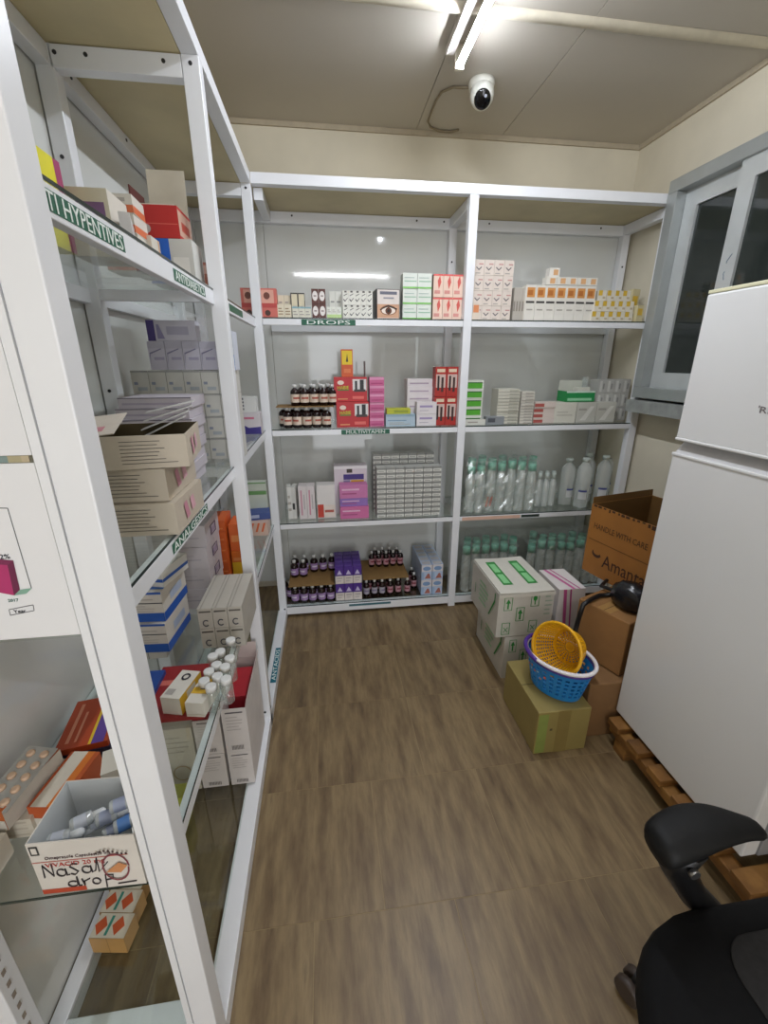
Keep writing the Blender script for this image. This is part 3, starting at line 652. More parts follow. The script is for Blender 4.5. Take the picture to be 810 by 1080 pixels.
for s in (1, -1):
    pad = MB(); secs = []
    L = 9
    for k in range(L):
        t = k/(L-1); x = -.255+.215*t; cy = s*(.245+.014*math.sin(t*math.pi)); hw = .042*(.72+.5*math.sin(math.pi*min(1, t*1.02+.1))*.85-.25*t); zt = .672-.03*max(0, t-.55)**1.3*2-.012*(1-t)**3
        ht = .052*(1-.55*t)
        secs.append([(x, cy+hw*math.cos(q_*math.pi/6)*(1 if True else 1), zt-ht/2+ht/2*math.copysign(abs(math.sin(q_*math.pi/6))**.6, math.sin(q_*math.pi/6))) for q_ in range(12)])
    for sec in secs: pad.v += sec
    for k in range(L-1):
        for q_ in range(12):
            q2 = (q_+1) % 12; pad.f.append((k*12+q_, k*12+q2, (k+1)*12+q2, (k+1)*12+q_)); pad.mi.append(pad.m(M('#0c0c0d', .6, 0, .15, 60, .1, .3))); pad.sm.append(True)
    pad.f.append(tuple(reversed(range(12)))); pad.f.append(tuple((L-1)*12+q_ for q_ in range(12))); pad.mi += [0, 0]; pad.sm += [True, True]
    ao_ = pad.obj('armrest', oc); sb_ = ao_.modifiers.new('smooth', 'SUBSURF'); sb_.levels = 1; sb_.render_levels = 1
    br = MB().tube([(-.185, s*.25, .635), (-.18, s*.262, .56), (-.12, s*.26, .46), (-.06, s*.2, .41), (-.05, s*.12, .395)], [.034, .03, .026, .022, .02], M('#141416', .4), 10).obj('arm_bracket', oc)
    MB().tube([(-.19, s*.25-.036, .60), (-.19, s*.25-.028, .60)], .009, M('#8b8b8d', .3, .9), 10).obj('bolt', br)
bk = rounded_slab(.46, .56, 0, .06, .14, BLACK, 8, .01).obj('backrest', oc)
bk.matrix_local = Matrix.Translation((.36, 0, .86)) @ Matrix.Rotation(math.radians(-82), 4, 'Y') @ Matrix.Rotation(math.pi/2*0, 4, 'Z')
MB().tube([(.05, 0, .395), (.28, 0, .40), (.36, 0, .46), (.385, 0, .7)], .02, M('#141416', .4), 10).obj('back_support', oc)
# ------------------------------------------------------------------ contents of the back unit
ORD = ['first', 'second', 'third', 'fourth', 'fifth', 'sixth', 'seventh', 'eighth', 'ninth', 'tenth', 'eleventh', 'twelfth']
def col_word(c, n):
    if n == 1: return ''
    if c == 0: return ', leftmost'
    if c == n-1: return ', rightmost'
    return f', {ORD[c]} from left' if c < n/2 else f', {ORD[n-1-c]} from right'
def row_word(r, n, single):
    if n == 1: return ''
    if single: return ', lowest' if r == 0 else ', topmost' if r == n-1 else f', {ORD[r]} from below'
    return ', bottom row' if r == 0 else ', top row' if r == n-1 else f', {ORD[r]} row up'
rj = random.Random(11)
def B(xl, xr, yt, S, yf):
    a, b = at(xl, yt, y=yf), at(xr, yt, y=yf); return a.x, b.x, (a.z+b.z)/2-S
def grid(name, label, group, xl, xr, yt, S, yf, cols, rows, d, col, prints=(), z0=0., cat='box', jit=.002, skip=(), hh=None):
    x0, x1, h = B(xl, xr, yt, S+z0, yf)
    if hh: h = hh*rows
    w_ = (x1-x0)/cols; bh = h/rows
    for r in range(rows):
        for c in range(cols):
            if (c, r) in skip: continue
            carton(name, label+col_word(c, cols)+row_word(r, rows, cols == 1), x0+w_*(c+.5), yf+rj.uniform(0, jit), S+z0+.0006+r*bh, w_*.972, d, bh*.985, col, prints, rj.uniform(-.008, .008), group, cat)
    return x0, x1, h
def one(name, label, xl, xr, yt, S, yf, d, col, prints=(), z0=0., rz=0., cat='box'):
    x0, x1, h = B(xl, xr, yt, S+z0, yf)
    carton(name, label, (x0+x1)/2, yf, S+z0+.0006, x1-x0, d, h, col, prints, rz, None, cat); return x0, x1, h
txt = lambda x0=.12, x1=.88, y0=.2, y1=.8, n=4, c='#a59f96', f='F', s=1: lines(f, x0, x1, y0, y1, n, c, .4, s)
script = lambda c='#3c3a3c': [('F', ((.1, .35), (.4, .2), (.85, .45), (.8, .5), (.45, .3), (.15, .42)), c), ('F', ((.2, .6), (.8, .75), (.82, .8), (.2, .66)), c)]
# --- drops shelf, left bay
one('medicine_pack', 'red and pink wrapped pack behind the corner post on the drops shelf', 253, 291, 304, S1, .05, .05, '#c9685c', [('F', (.08, .5, .92, .95), '#d9a08e'), ('F', (0, .35, 1, .5), '#b8443f'), disc('F', .2, .75, .09, .12, '#6b3a2c'), disc('F', .72, .75, .09, .12, '#6b3a2c'), disc('F', .2, .17, .08, .1, '#4a2a20'), disc('F', .72, .17, .08, .1, '#4a2a20')])
grid('drops_box', 'small cream drops box in the rear row beside the red pack', 'cream drops boxes, rear row', 286, 306, 311, S1, .1, 3, 1, .03, '#d8d0b8', txt(n=3))
grid('drops_box', 'small cream drops box in the front row beside the red pack', 'cream drops boxes, front row', 292, 307, 321, S1, .05, 2, 1, .03, '#e0d6be', txt(n=3, c='#9c8466'))
grid('drops_box', 'tall beige drops box with dark edges behind the pale blue boxes', 'tall beige drops boxes', 306, 321, 308.5, S1, .09, 2, 1, .03, '#3c3836', [('F', (.12, .05, .95, .95), '#d6ccb0'), ('F', (.25, .35, .8, .5), '#b9b9b5')])
grid('drops_box', 'small pale drops box with blue line in front of tall beige boxes', 'pale blue lined drops boxes', 308, 328, 323.5, S1, .045, 3, 1, .03, '#dbd7c6', [('F', (0, .85, 1, 1), '#8fb2b8')]+txt(n=2, y1=.7))
grid('drops_box', 'brown drops box with white oval', 'brown drops boxes with ovals', 328, 343, 304.5, S1, .05, 2, 2, .04, '#5a3029', [disc('F', .5, .52, .4, .34, '#e7e0dc')]+[('F', (.3, .47, .7, .57), '#9a8a86')])
grid('drops_box', 'white drops box with bright green base in the rear row', 'green based drops boxes', 347, 360, 307, S1, .085, 2, 1, .04, '#cfcfc6', [('F', (0, 0, 1, .45), '#7fb63c'), ('F', (.2, .6, .8, .66), '#8a8a88')])
grid('drops_box', 'small white drops box with pale green base in the front row', 'pale green drops boxes', 344.5, 360, 323.5, S1, .045, 3, 1, .04, '#dfe0d6', [('F', (0, .05, 1, .35), '#b5cf8c')]+txt(n=2, y0=.5))
grid('drops_box', 'white drops box with black scribble print', 'white drops boxes with black print', 361, 393, 306.5, S1, .05, 5, 2, .045, '#dedcd2', script()+[('F', (.3, .86, .7, .98), '#55504c')])
x0, x1, h = B(396, 421, 305, S1, .04)
eb = carton('eye_drops_box', 'black carton with a brown eye picture on the drops shelf', (x0+x1)/2, .04, S1+.0006, x1-x0, .12, h, '#2b2726',
    [('F', (.04, .02, .98, .98), '#d9cfc8'), ('F', (.04, .04, .98, .5), '#c69a7c'), disc('F', .52, .3, .36, .17, '#8a5a3a'), disc('F', .52, .28, .3, .12, '#e6d8cc'), disc('F', .52, .28, .14, .12, '#5c2f16'), disc('F', .52, .28, .06, .06, '#120b08'), ('F', ((.14, .33), (.5, .48), (.9, .36), (.88, .32), (.5, .42), (.16, .3)), '#2e1b12'), ('F', (.15, .82, .88, .92), '#6a6b78'), ('F', (.3, .68, .75, .73), '#8c8c94')], .06)
grid('drops_box', 'white drops box with green stripe', 'white and green drops boxes', 425, 456, 288, S1, .05, 2, 3, .08, '#d7dcd2', [('F', (0, .02, 1, .13), '#7cbf5e'), ('F', (.1, .45, .95, .52), '#93b59b'), ('F', (.1, .68, .8, .74), '#aab9b0')])
grid('drops_box', 'cream pink drops box with red leaf shape', 'pink drops boxes', 457.5, 489, 289, S1, .05, 3, 2, .08, '#e3c6b4', [('F', (0, .92, 1, 1), '#d8645f'), ('F', ((.55, .35), (.8, .65), (.65, .95), (.42, .7)), '#cf5b52'), ('F', (.12, .15, .7, .3), '#d08f86')])
# --- drops shelf, right bay
grid('tablet_box', 'white box with grey and pink swirl', 'white swirl boxes', 501, 543, 274, S1, .05, 4, 4, .07, '#dccfc4', [('F', ((.15, .5), (.45, .3), (.75, .5), (.7, .56), (.45, .4), (.2, .56)), '#6a6468'), ('F', (.45, .68, .9, .76), '#c08d88')]+txt(n=1, y0=.06, y1=.2))
one('tablet_box', 'tiny orange and white box at the foot of the swirl stack', 499, 506, 320, S1, .03, .015, '#dccdbc', [('F', (.1, .45, .9, .9), '#d98a5c')])
grid('tablet_box', 'thin grey box standing on edge beside the orange topped boxes', 'thin grey boxes on edge', 543, 555, 303, S1, .06, 4, 1, .08, '#b7b0a6', [('F', (.1, .3, .6, .6), '#8c847a')])
grid('syrup_box', 'tall white box with orange top picture on the drops shelf', 'tall white boxes with orange tops', 555.5, 630, 300.6, S1, .05, 7, 1, .05, '#e2ddd3', [('F', (.12, .66, .9, .93), '#d29352'), ('F', (.2, .72, .7, .86), '#b56d33'), ('F', (.08, .5, .92, .56), '#4a4644'), ('F', (.2, .3, .8, .34), '#b5aea4')])
hS = B(555.5, 630, 300.6, S1, .05)[2]
grid('syrup_box', 'white box lying flat on top of the orange topped boxes', 'flat white boxes on orange topped boxes', 577, 631, 292.5, S1, .05, 5, 1, .05, '#e2ddd3', [('F', (.35, .15, .85, .85), '#d8a878')], z0=hS)
hT = B(577, 631, 292.5, S1+hS, .05)[2]
one('syrup_box', 'single small white box topmost above the orange topped boxes', 580, 591, 282.5, S1, .055, .04, '#e4dfd6', [('F', (.4, .2, .85, .8), '#d8a878')], z0=hS+hT)
for r, (xl, xr, n) in enumerate(((628, 672, 5), (630, 672, 5), (633, 667, 4))):
    x0, x1, h = B(xl, xr, 306, S1, .04); hb_ = h/3
    for c in range(n):
        w_ = (x1-x0)/n; carton('tablet_box', 'small white and yellow box in the drops shelf pile'+col_word(c, n)+row_word(r, 3, False), x0+w_*(c+.5), .04+.004*r, S1+.0006+r*hb_, w_*.95, .05, hb_*.97, '#ddd6c6', [('F', (.0, .5, .5, 1), '#d8b23c'), ('F', (.55, .2, .9, .4), '#b8a98c')], rj.uniform(-.1, .1) if r == 2 else 0, 'white and yellow boxes')
for xl, xr, yt, k in ((672, 680, 322, 'front'), (667, 676, 305, 'back')):
    x0, x1, h = B(xl, xr, yt, S1, .035 if k == 'front' else .12)
    carton('tablet_box', f'yellowish box leaning at the {k} of the yellow pile by the window', (x0+x1)/2, .035 if k == 'front' else .12, S1+.0006, x1-x0, .03, h, '#cfc39a', [('F', (.1, .4, .8, .8), '#d8b23c')], .2)
# --- bottles
def bottle_parts(kind):
    """(part name, mesh) of a bottle standing at the origin, unit height 1"""
    return BOT[kind]
BOT = {}
def make_bottle(kind, R, H, body, capm, labelm, neck=.36, cap_h=.14, lab=(.16, .55), band=None, shoulder=.66):
    b = MB().lathe([(R*.9, 0), (R, .02*H), (R, shoulder*H), (R*.85, (shoulder+.08)*H), (R*neck, (shoulder+.16)*H), (R*neck, (1-cap_h)*H)], body, 14)
    parts = [('bottle_body', b.mesh('bottle_body'))]
    c = MB().lathe([(R*neck*1.22, (1-cap_h)*H-.001), (R*neck*1.25, H*.985), (R*neck*1.05, H)], capm, 12); parts.append(('cap', c.mesh('cap')))
    if labelm:
        l = MB().lathe([(R*1.012, lab[0]*H), (R*1.012, lab[1]*H)], labelm, 14, capb=False, capt=False)
        if band:
            n_ = 5; m_ = lab[0]+(lab[1]-lab[0])*.42
            for k in range(n_):
                a0, a1 = math.radians(225+k*18), math.radians(225+(k+1)*18); rr = R*1.03
                l.face([(rr*math.cos(a0), rr*math.sin(a0), m_*H), (rr*math.cos(a1), rr*math.sin(a1), m_*H), (rr*math.cos(a1), rr*math.sin(a1), (m_+.09)*H), (rr*math.cos(a0), rr*math.sin(a0), (m_+.09)*H)], band)
        parts.append(('paper_label', l.mesh('paper_label')))
    BOT[kind] = parts
DKB = M('#1e0d0c', .12); WCAP = M('#d9d9d6', .35)
def bottle(kind, name, label, group, x, y, z, cat='bottle'):
    o = thing(name, label, cat, (x, y, z+.0006), rj.uniform(-.5, .5), group)
    for pn, me in BOT[kind]: link(pn, me, o)
    if kind in ('saline', 'label_clear'): o.scale = (1, 1, rj.uniform(.93, 1.05))
    return o
make_bottle('cream', .0235, .105, DKB, WCAP, M('#d8c6b4', .5), band=M('#a8503f', .5))
make_bottle('purple', .0235, .108, DKB, WCAP, M('#9d7fae', .5), band=M('#d9cfdd', .5))
make_bottle('maroon', .0185, .105, DKB, WCAP, M('#b98a92', .5), band=M('#7c2035', .5))
make_bottle('grey', .0185, .105, DKB, WCAP, M('#a9a3ad', .5), band=M('#7c6c8c', .5))
def bottle_row(kind, label, group, xs, yb, S, y, zoff=0., name='syrup_bottle'):
    for i_, px in enumerate(xs):
        p = at(px, yb, y=y); bottle(kind, name, label+col_word(i_, len(xs)), group, p.x, y+rj.uniform(-.004, .004), S+zoff)
def cardboard_sheet(label, x0, x1, y0, y1, z, col='#8a6a3c', tilt=0.):
    m_ = MB(); c = ((x0+x1)/2, (y0+y1)/2, z); m_.box(-(x1-x0)/2, -(y1-y0)/2, 0, (x1-x0)/2, (y1-y0)/2, .004, M(col, .8, 0, .1, 15))
    o = m_.obj('cardboard_sheet', None, loc=c, label=label, cat='cardboard'); o.rotation_euler[0] = tilt; return o
# multivitamin shelf, left: two tiers of brown bottles
for yr, nm in ((.055, 'front'), (.11, 'rear')):
    bottle_row('cream', f'brown multivitamin syrup bottle below the cardboard, {nm} row', f'lower brown bottles, {nm}', [303.5, 313.5, 323.8, 334, 344.5] if nm == 'front' else [299, 309, 319, 329, 339], 440, S2, yr)
x0, x1 = at(291, 425, y=.05).x, at(352, 425, y=.05).x
cardboard_sheet('brown cardboard sheet between two tiers of brown bottles on the multivitamin shelf', x0, x1, .025, .16, S2+.107)
bottle_row('cream', 'brown multivitamin syrup bottle on top of the cardboard, front row', 'upper brown bottles', [311, 321, 331, 341, 350.5], 415, S2, .065, .1115)
bottle_row('cream', 'brown multivitamin syrup bottle on top of the cardboard, rear row', 'upper brown bottles, rear', [318, 328.5, 338, 346], 415, S2, .125, .1115)
# red cartons
def hab(label, xl, xr, yt, z0, yf, d):
    x0, x1, h = B(xl, xr, yt, S2+z0, yf)
    pr = [('F', (.56, .45, .98, .92), '#d8d4d2'), ('F', (.63, .45, .7, .85), '#28262a'), ('F', (.78, .45, .9, .9), '#1f1e22'), ('F', (.6, .4, .95, .5), '#3a2c2c'), disc('F', .2, .78, .1, .09, '#e6cfc0'), ('F', (.1, .46, .44, .5), '#3e8a2c'), ('F', (.1, .08, .4, .13), '#d98a5c'), ('F', (.55, .1, .9, .22), '#d9645c')]
    o = carton('vitamin_carton', label, (x0+x1)/2, yf, S2+z0+.0006, x1-x0, d, h, '#b81f26', pr)
    lettering('lettering', 'HABIE', basis((1, 0, 0), (0, 0, 1), (-(x1-x0)*.23, -d/2-.0005, h*.58)), (x1-x0)*.34, h*.13, M('#b6d22c', .5), o); return x0, x1, h
_, _, hl = hab('lower red vitamin carton with yellow green lettering', 354.6, 389, 424, 0, .035, .10)
_, _, hu = hab('upper red vitamin carton with yellow green lettering', 352, 387, 398, hl+.001, .055, .08)
one('vitamin_box', 'yellow and orange box standing on the red cartons', 359.5, 371.8, 368.5, S2, .07, .03, '#c9551f', [('F', (.06, .45, .94, .95), '#e2c112'), ('F', ((.4, .55), (.6, .55), (.52, .85)), '#2c2410'), ('F', (.2, .15, .8, .3), '#d9763f')], z0=hl+hu+.002)
grid('vitamin_box', 'pink box in the stack beside the red cartons', 'pink boxes stacked', 389.5, 405.5, 398, S2, .04, 1, 6, .08, '#c25b8a', [('F', (0, .7, 1, 1), '#d98fb2'), ('F', (.1, .2, .9, .35), '#a8376e')], jit=.012)
fp = MB(); x0, x1, h = B(384.5, 388.5, 381, S2, .06); fp.box(x0, .06, S2+hl+hu+.004, x0+.004, .12, S2+h, M('#7a6a68', .6)); fp.obj('carton_flap', None, label='grey upright cardboard flap behind the pink box stack', cat='cardboard')
_, _, hq = one('vitamin_box', 'pale blue and white box in front on the multivitamin shelf', 407, 438, 437, S2, .03, .07, '#a9bcc9', [('F', (.06, .45, .7, .52), '#6f8fa8'), ('F', (0, .8, 1, 1), '#8fa8b8')]+txt(n=2, y0=.12, y1=.35))
one('vitamin_box', 'yellow green flat box lying on the pale blue box', 408, 433, 431, S2, .035, .06, '#b5b82c', [('F', (.3, .2, .9, .7), '#8f9a2c')], z0=hq+.001)
grid('tablet_box', 'flat white box stacked left of the red picture boxes', 'flat white boxes, rear stack', 429.5, 457, 399.5, S2, .1, 1, 6, .09, '#d6cfd0', [('F', (.1, .3, .85, .5), '#a99aa8')], jit=.008)
grid('tablet_box', 'white box with lilac print beside the pale blue box', 'white lilac boxes, front stack', 439.5, 461, 424, S2, .035, 1, 2, .05, '#dad3d4', [('F', (.15, .55, .8, .72), '#a08fb5'), ('F', (.15, .25, .6, .32), '#b8aeb8')])
grid('vitamin_box', 'red box with black and white people picture', 'red picture boxes', 459.5, 484, 386.5, S2, .045, 2, 2, .06, '#a8271f', [('F', (.08, .3, .92, .75), '#c9b0a6'), ('F', (.2, .2, .38, .7), '#2c1c1a'), ('F', (.55, .15, .75, .65), '#3a201c'), ('F', (.15, .82, .85, .93), '#d9c3a8')])
# multivitamin shelf, right bay
grid('tablet_box', 'green and white box in the stack beside the middle post', 'green boxes stacked', 493, 511, 401, S2, .04, 1, 5, .08, '#cfd2c6', [('F', (0, .08, .92, .66), '#4fa02c'), ('F', (0, .66, .92, .78), '#2c5f24')], jit=.006)
one('tablet_strip', 'flat white pack lying at the front edge by the middle post', 491, 512, 442.5, S2, .02, .015, '#d0cfc6', txt(n=1))
one('blister_strip', 'silver blister strip lying at the shelf front beside the flat pack', 513, 532, 439.5, S2, .02, .04, '#85898c', [('F', (.1, .3, .5, .8), '#4c4f55'), ('T', (.1, .1, .9, .4), '#c9cccf')])
grid('tablet_box', 'thin white box in the taller stack on the right multivitamin shelf', 'thin white boxes, taller stack', 526, 549.5, 410.5, S2, .035, 1, 11, .10, '#c9c6b8', [('F', (.52, .15, .95, .7), '#a8a698'), ('F', (0, .0, 1, .12), '#77756b')], jit=.004)
grid('tablet_box', 'thin white box in the narrower stack on the right multivitamin shelf', 'thin white boxes, narrower stack', 551, 565, 413, S2, .035, 1, 11, .08, '#cac5ba', [('F', (.3, .15, .9, .6), '#b0aaa0'), ('F', (0, .0, 1, .12), '#77756b')], jit=.006)
grid('tablet_box', 'small white box with red print beside the narrow white stack', 'red print boxes', 564.5, 587, 424, S2, .04, 1, 4, .05, '#cdbfb6', [('F', (.0, .1, .45, .7), '#a8544c')], jit=.008)
_, _, hq = one('tablet_box', 'plain white box under the green carton', 586, 609, 424.5, S2, .045, .10, '#d0cdc0', txt(n=2, y0=.3, y1=.6, c='#b8b4a8'))
x0, x1, h = B(598, 628, 413, S2+hq, .06)
oc_ = open_carton('tablet_carton', 'open green carton with a white lid flap standing on white boxes', ((x0+x1)/2, .11, S2+hq+.002), x1-x0, .10, h, '#1f8a48', '#c9cbbf', (('B', .055, -4),), 0, [('F', (.05, .1, .9, .35), '#8fc9a0'), ('F', (0, .86, 1, 1), '#cfe0d2')], .002)
MB().box(-.005, -.02, .01, .07, .03, .075, M('#d6d5c8', .5)).obj('inner_box', oc_)
MB().box(.05, .035, .02, .085, .036, .13, glassmat('plastic_flap', (.85, .88, .86, 1), .1, .25)).obj('plastic_flap', oc_)
grid('tablet_box', 'white box wrapped in clear film under the green carton', 'film wrapped boxes', 609.5, 651, 424, S2, .045, 2, 1, .06, '#c3c1b7', [('F', ((.2, .1), (.5, .1), (.9, .8), (.7, .8)), '#dcdad2'), ('F', (.1, .6, .5, .7), '#a39f96')])
grid('tablet_box', 'grey white box piled beside the window', 'grey white boxes by the window', 632, 666, 400, S2, .1, 4, 3, .08, '#b5b4ae', [('F', (.2, .1, .5, .9), '#d0cfc9'), ('F', (.6, .3, .8, .7), '#8f8e8a')])
# --- third shelf, left bay
one('tablet_box', 'thin white box standing leftmost on the third shelf', 301.5, 306, 514, S3, .07, .07, '#d3d2cc', txt(n=3), rz=.1)
one('tablet_box', 'white box with black text standing second on the third shelf', 307, 312, 514, S3, .07, .08, '#cfcec8', [('F', (.2, .3, .7, .5), '#3c3c3c')], rz=-.1)
grid('tablet_box', 'white box with pink side text standing on the third shelf', 'white pink text boxes', 314, 331.5, 512.5, S3, .06, 2, 1, .08, '#d9d0cf', [('F', (.25, .12, .42, .88), '#c98a9c'), ('F', (.6, .3, .75, .75), '#b8b0b0')])
one('tablet_box', 'white box with red corner print beside the pink text boxes', 333.5, 353, 512, S3, .065, .08, '#ded9d5', [('F', (.02, .02, .35, .42), '#c23f2f'), ('F', (.35, .02, .98, .4), '#e0d2c8'), ('F', (.4, .17, .9, .25), '#b05a4c')])
one('medicine_carton', 'tall white carton with purple and yellow label behind the pink boxes', 352, 387, 491.5, S3, .125, .08, '#d7ccd3', [('F', (.28, .72, .9, .83), '#3c2a7a'), ('F', (.5, .62, .9, .71), '#d9a02c'), ('F', (.28, .62, .48, .71), '#8a84a8'), ('F', (.38, .86, .55, .95), '#3a2c24'), ('F', (0, .94, 1, 1), '#ece8ea')])
x0, x1, h = B(357.5, 388, 511.5, S3, .045)
for k, (c, lb) in enumerate((('#c9699a', 'shiny pink pack lowest in the pink and purple stack'), ('#8d6cb2', 'purple box in the middle of the pink and purple stack'), ('#c777a8', 'pink box on top of the pink and purple stack'))):
    carton('medicine_pack', lb, (x0+x1)/2+.002*(k == 0), .045-.012*(k == 0), S3+.0006+h*(0, .36, .6)[k], (x1-x0)*(1.0, .97, .97)[k], .07, h*(.36, .24, .4)[k]*.985, c, [('F', (.08, .6, .7, .72), '#e2b8d0'), ('F', (.08, .3, .6, .4), '#a84f80')])
wallp = [('F', (0, .55, 1, 1), '#8d8d89'), ('F', (0, 0, 1, .52), '#d4d3cc'), ('F', (.2, .15, .8, .3), '#9a9993'), ('F', (0, 0, .05, 1), '#5f5f5c')]
grid('tablet_box', 'silver and white box in the large front block', 'silver white boxes, front block', 397, 466, 492.5, S3, .03, 7, 10, .07, '#b9b9b3', wallp, jit=.003)
hW = B(397, 466, 492.5, S3, .03)[2]
grid('tablet_box', 'silver and white box in the large rear block', 'silver white boxes, rear block', 393, 458, 478, S3, .13, 7, 12, .07, '#b9b9b3', wallp, jit=.003, skip=[(c, r) for c in range(1, 7) for r in range(8)])
# --- bottom shelf, left bay
for yr, xs, nm in ((.05, [311.5, 321, 330, 339.5, 349], 'front'), (.105, [307, 316, 326, 335.5, 345], 'middle')):
    bottle_row('purple', f'purple labelled brown bottle on the bottom shelf, {nm} row', f'lower purple label bottles, {nm}', xs, 628, S0, yr)
bottle_row('purple', 'brown bottle at the far left corner of the bottom shelf', 'corner bottles', [300], 615, S0, .15)
x0, x1 = at(304, 600, y=.1).x, at(352, 600, y=.1).x
cardboard_sheet('brown cardboard sheet over the purple label bottles on the bottom shelf', x0, x1, .03, .30, S0+.1105)
bottle_row('purple', 'brown bottle with purple label standing forward on the left cardboard', 'upper purple bottles, forward', [310.5, 320], 598, S0, .16, .1155)
bottle_row('purple', 'brown bottle with purple label standing back on the left cardboard', 'upper purple bottles, back', [331, 340.5, 350], 590, S0, .22, .1155)
bottle_row('purple', 'brown bottle hidden behind the forward pair on the left cardboard', 'upper purple bottles, behind', [311, 321], 590, S0, .225, .1155)
pp = [('F', (0, 0, 1, .47), '#d8cfc9'), ('F', ((.2, .55), (.8, .55), (.5, .82)), '#c9bfe0'), ('F', (.2, .3, .8, .36), '#a8a0a0'), ('F', (.2, .15, .7, .2), '#b5adad'), ('T', (.1, .1, .9, .5), '#5f3f96')]
for dy, nm in ((.03, 'front'), (.085, 'second'), (.14, 'third'), (.195, 'rear')):
    x0, x1, _ = B(353, 381.5, 600, S0, .03)
    for c in range(3):
        for r in range(2):
            carton('syrup_box', f'purple white syrup box, {nm} row back'.replace('front row back', 'front').replace('rear row back', 'rear')+col_word(c, 3)+(', upper layer' if r else ', lower layer'), x0+(x1-x0)/3*(c+.5), dy, S0+.0006+r*.112, (x1-x0)/3*.96, .053, .11, '#4d2c86', pp, 0, f'purple syrup boxes, {nm} row')
bottle_row('grey', 'grey labelled brown bottle beside the purple boxes, front row', 'lower grey label bottles', [386.5, 395, 403], 620, S0, .07)
bottle_row('maroon', 'maroon labelled bottle under the right cardboard, front row', 'lower maroon label bottles', [411.5, 420, 429.5], 620, S0, .07)
bottle_row('maroon', 'maroon labelled bottle under the right cardboard, second row', 'lower maroon bottles, behind', [390, 400, 410, 420], 615, S0, .13)
bottle_row('maroon', 'brown bottle standing loose at the right edge of the right cardboard', 'loose maroon bottles', [436.5], 606, S0, .13); bottle_row('maroon', 'brown bottle behind the loose one beside the right cardboard', 'loose maroon bottles, behind', [434, 441.5], 606, S0, .2)
x0, x1 = at(382.5, 600, y=.1).x, at(430, 600, y=.1).x
cardboard_sheet('brown cardboard sheet right of the purple boxes on the bottom shelf', x0, x1, .06, .33, S0+.1105)
bottle_row('maroon', 'brown bottle with maroon label standing on the right cardboard', 'upper maroon bottles', [392, 399.5, 407, 414.5, 422], 590, S0, .23, .1155)
bottle_row('maroon', 'brown bottle in the rear row on the right cardboard', 'upper maroon bottles, rear', [395.5, 403, 410.5, 418], 588, S0, .285, .1155)
bp_ = [('F', (0, .55, 1, 1), '#d8d3d6'), disc('F', .5, .75, .38, .14, '#7f9dc4'), ('F', ((.3, .08), (.9, .08), (.75, .4), (.6, .42)), '#a8685c'), ('F', (.0, .0, .25, .5), '#9db4d2'), ('T', (.1, .1, .9, .8), '#b8b6b8')]
for dy, nm in ((.03, 'front'), (.09, 'second'), (.15, 'third'), (.21, 'fourth'), (.27, 'rear')):
    x0, x1, _ = B(444.5, 467.5, 600, S0, .03)
    for c in range(2):
        for r in range(2):
            carton('syrup_box', f'pale blue box by the middle post, {nm} row'+(', right' if c else ', left')+(', upper' if r else ', lower'), x0+(x1-x0)/2*(c+.5), dy, S0+.0006+r*.102, (x1-x0)/2*.95, .058, .10, '#b4c3dc', bp_, 0, f'pale blue boxes, {nm} row')
# --- clear bottles of the right bay
CLR = glassmat('clear_plastic', (.97, .99, .98, 1), .3, .36, .05); GCAP = M('#7fbfa8', .3); CCAP = M('#c6cfc9', .3); FILM = glassmat('film_wrap', (.97, .99, .98, 1), .35, .07, .12)
make_bottle('saline', .0275, B(487, 562, 488, S3, .055)[2], CLR, GCAP, None, neck=.7, cap_h=.15, shoulder=.68)
make_bottle('small_clear', .0205, B(565, 586, 499, S3, .11)[2], CLR, CCAP, None, neck=.5, cap_h=.16)
make_bottle('label_clear', .043, B(600, 640, 482, S3, .1)[2], CLR, CCAP, None, neck=.4, cap_h=.07, shoulder=.74)
BOT['label_clear'].append(('paper_label', (lambda l: [l.face([(.0438*math.cos(math.radians(a)), .0438*math.sin(math.radians(a)), z) for a, z in ((a0, z0), (a0+16, z0), (a0+16, z1), (a0, z1))], mt) for a0 in range(236, 300, 16) for z0, z1, mt in ((.055, .1, M('#d0d2d2', .5)), (.1, .112, M('#4a4f8a', .5)))] and l)(MB()).mesh('paper_label')))
def saline_block(S, xl, xr, ypx, rows, n, label, group, kind='saline', y0=.05, dy=.062):
    for r in range(rows):
        y = y0+dy*r; a, b = at(xl, ypx, y=y0).x, at(xr, ypx, y=y0).x
        for c in range(n):
            o = bottle(kind, 'saline_bottle' if kind == 'saline' else 'clear_bottle', label+col_word(c, n), group, a+(b-a)*(c+.5)/n+rj.uniform(-.003, .003), y+rj.uniform(-.004, .004), S)
for r, nm in enumerate(('front', 'second', 'rear')):
    saline_block(S3, 490, 563, 520, 1, 7, f'green capped clear bottle on third shelf, {nm} row', f'green capped bottles, third shelf, {nm}', y0=.06+.075*r)
pl = MB(); x0 = at(512, 520, y=.03).x
for k in range(2):
    pl.face([(x0+.022*k, .0235, S3+.04), (x0+.022*k+.012, .0235, S3+.04), (x0+.022*k+.022, .0235, S3+.1), (x0+.022*k+.01, .0235, S3+.1)], M('#b56a5c', .4))
pl.box(x0-.01, .0238, S3+.005, x0+.06, .0245, S3+.12, FILM); pl.obj('wrapper_film', None, label='small film label with red print on the front green capped bottles', cat='film')
for r, nm in enumerate(('front', 'rear')):
    saline_block(S3, 565, 586, 515, 1, 3, f'small clear vial between the larger bottles, {nm} row', f'small clear vials, {nm}', 'small_clear', .11+.042*r)
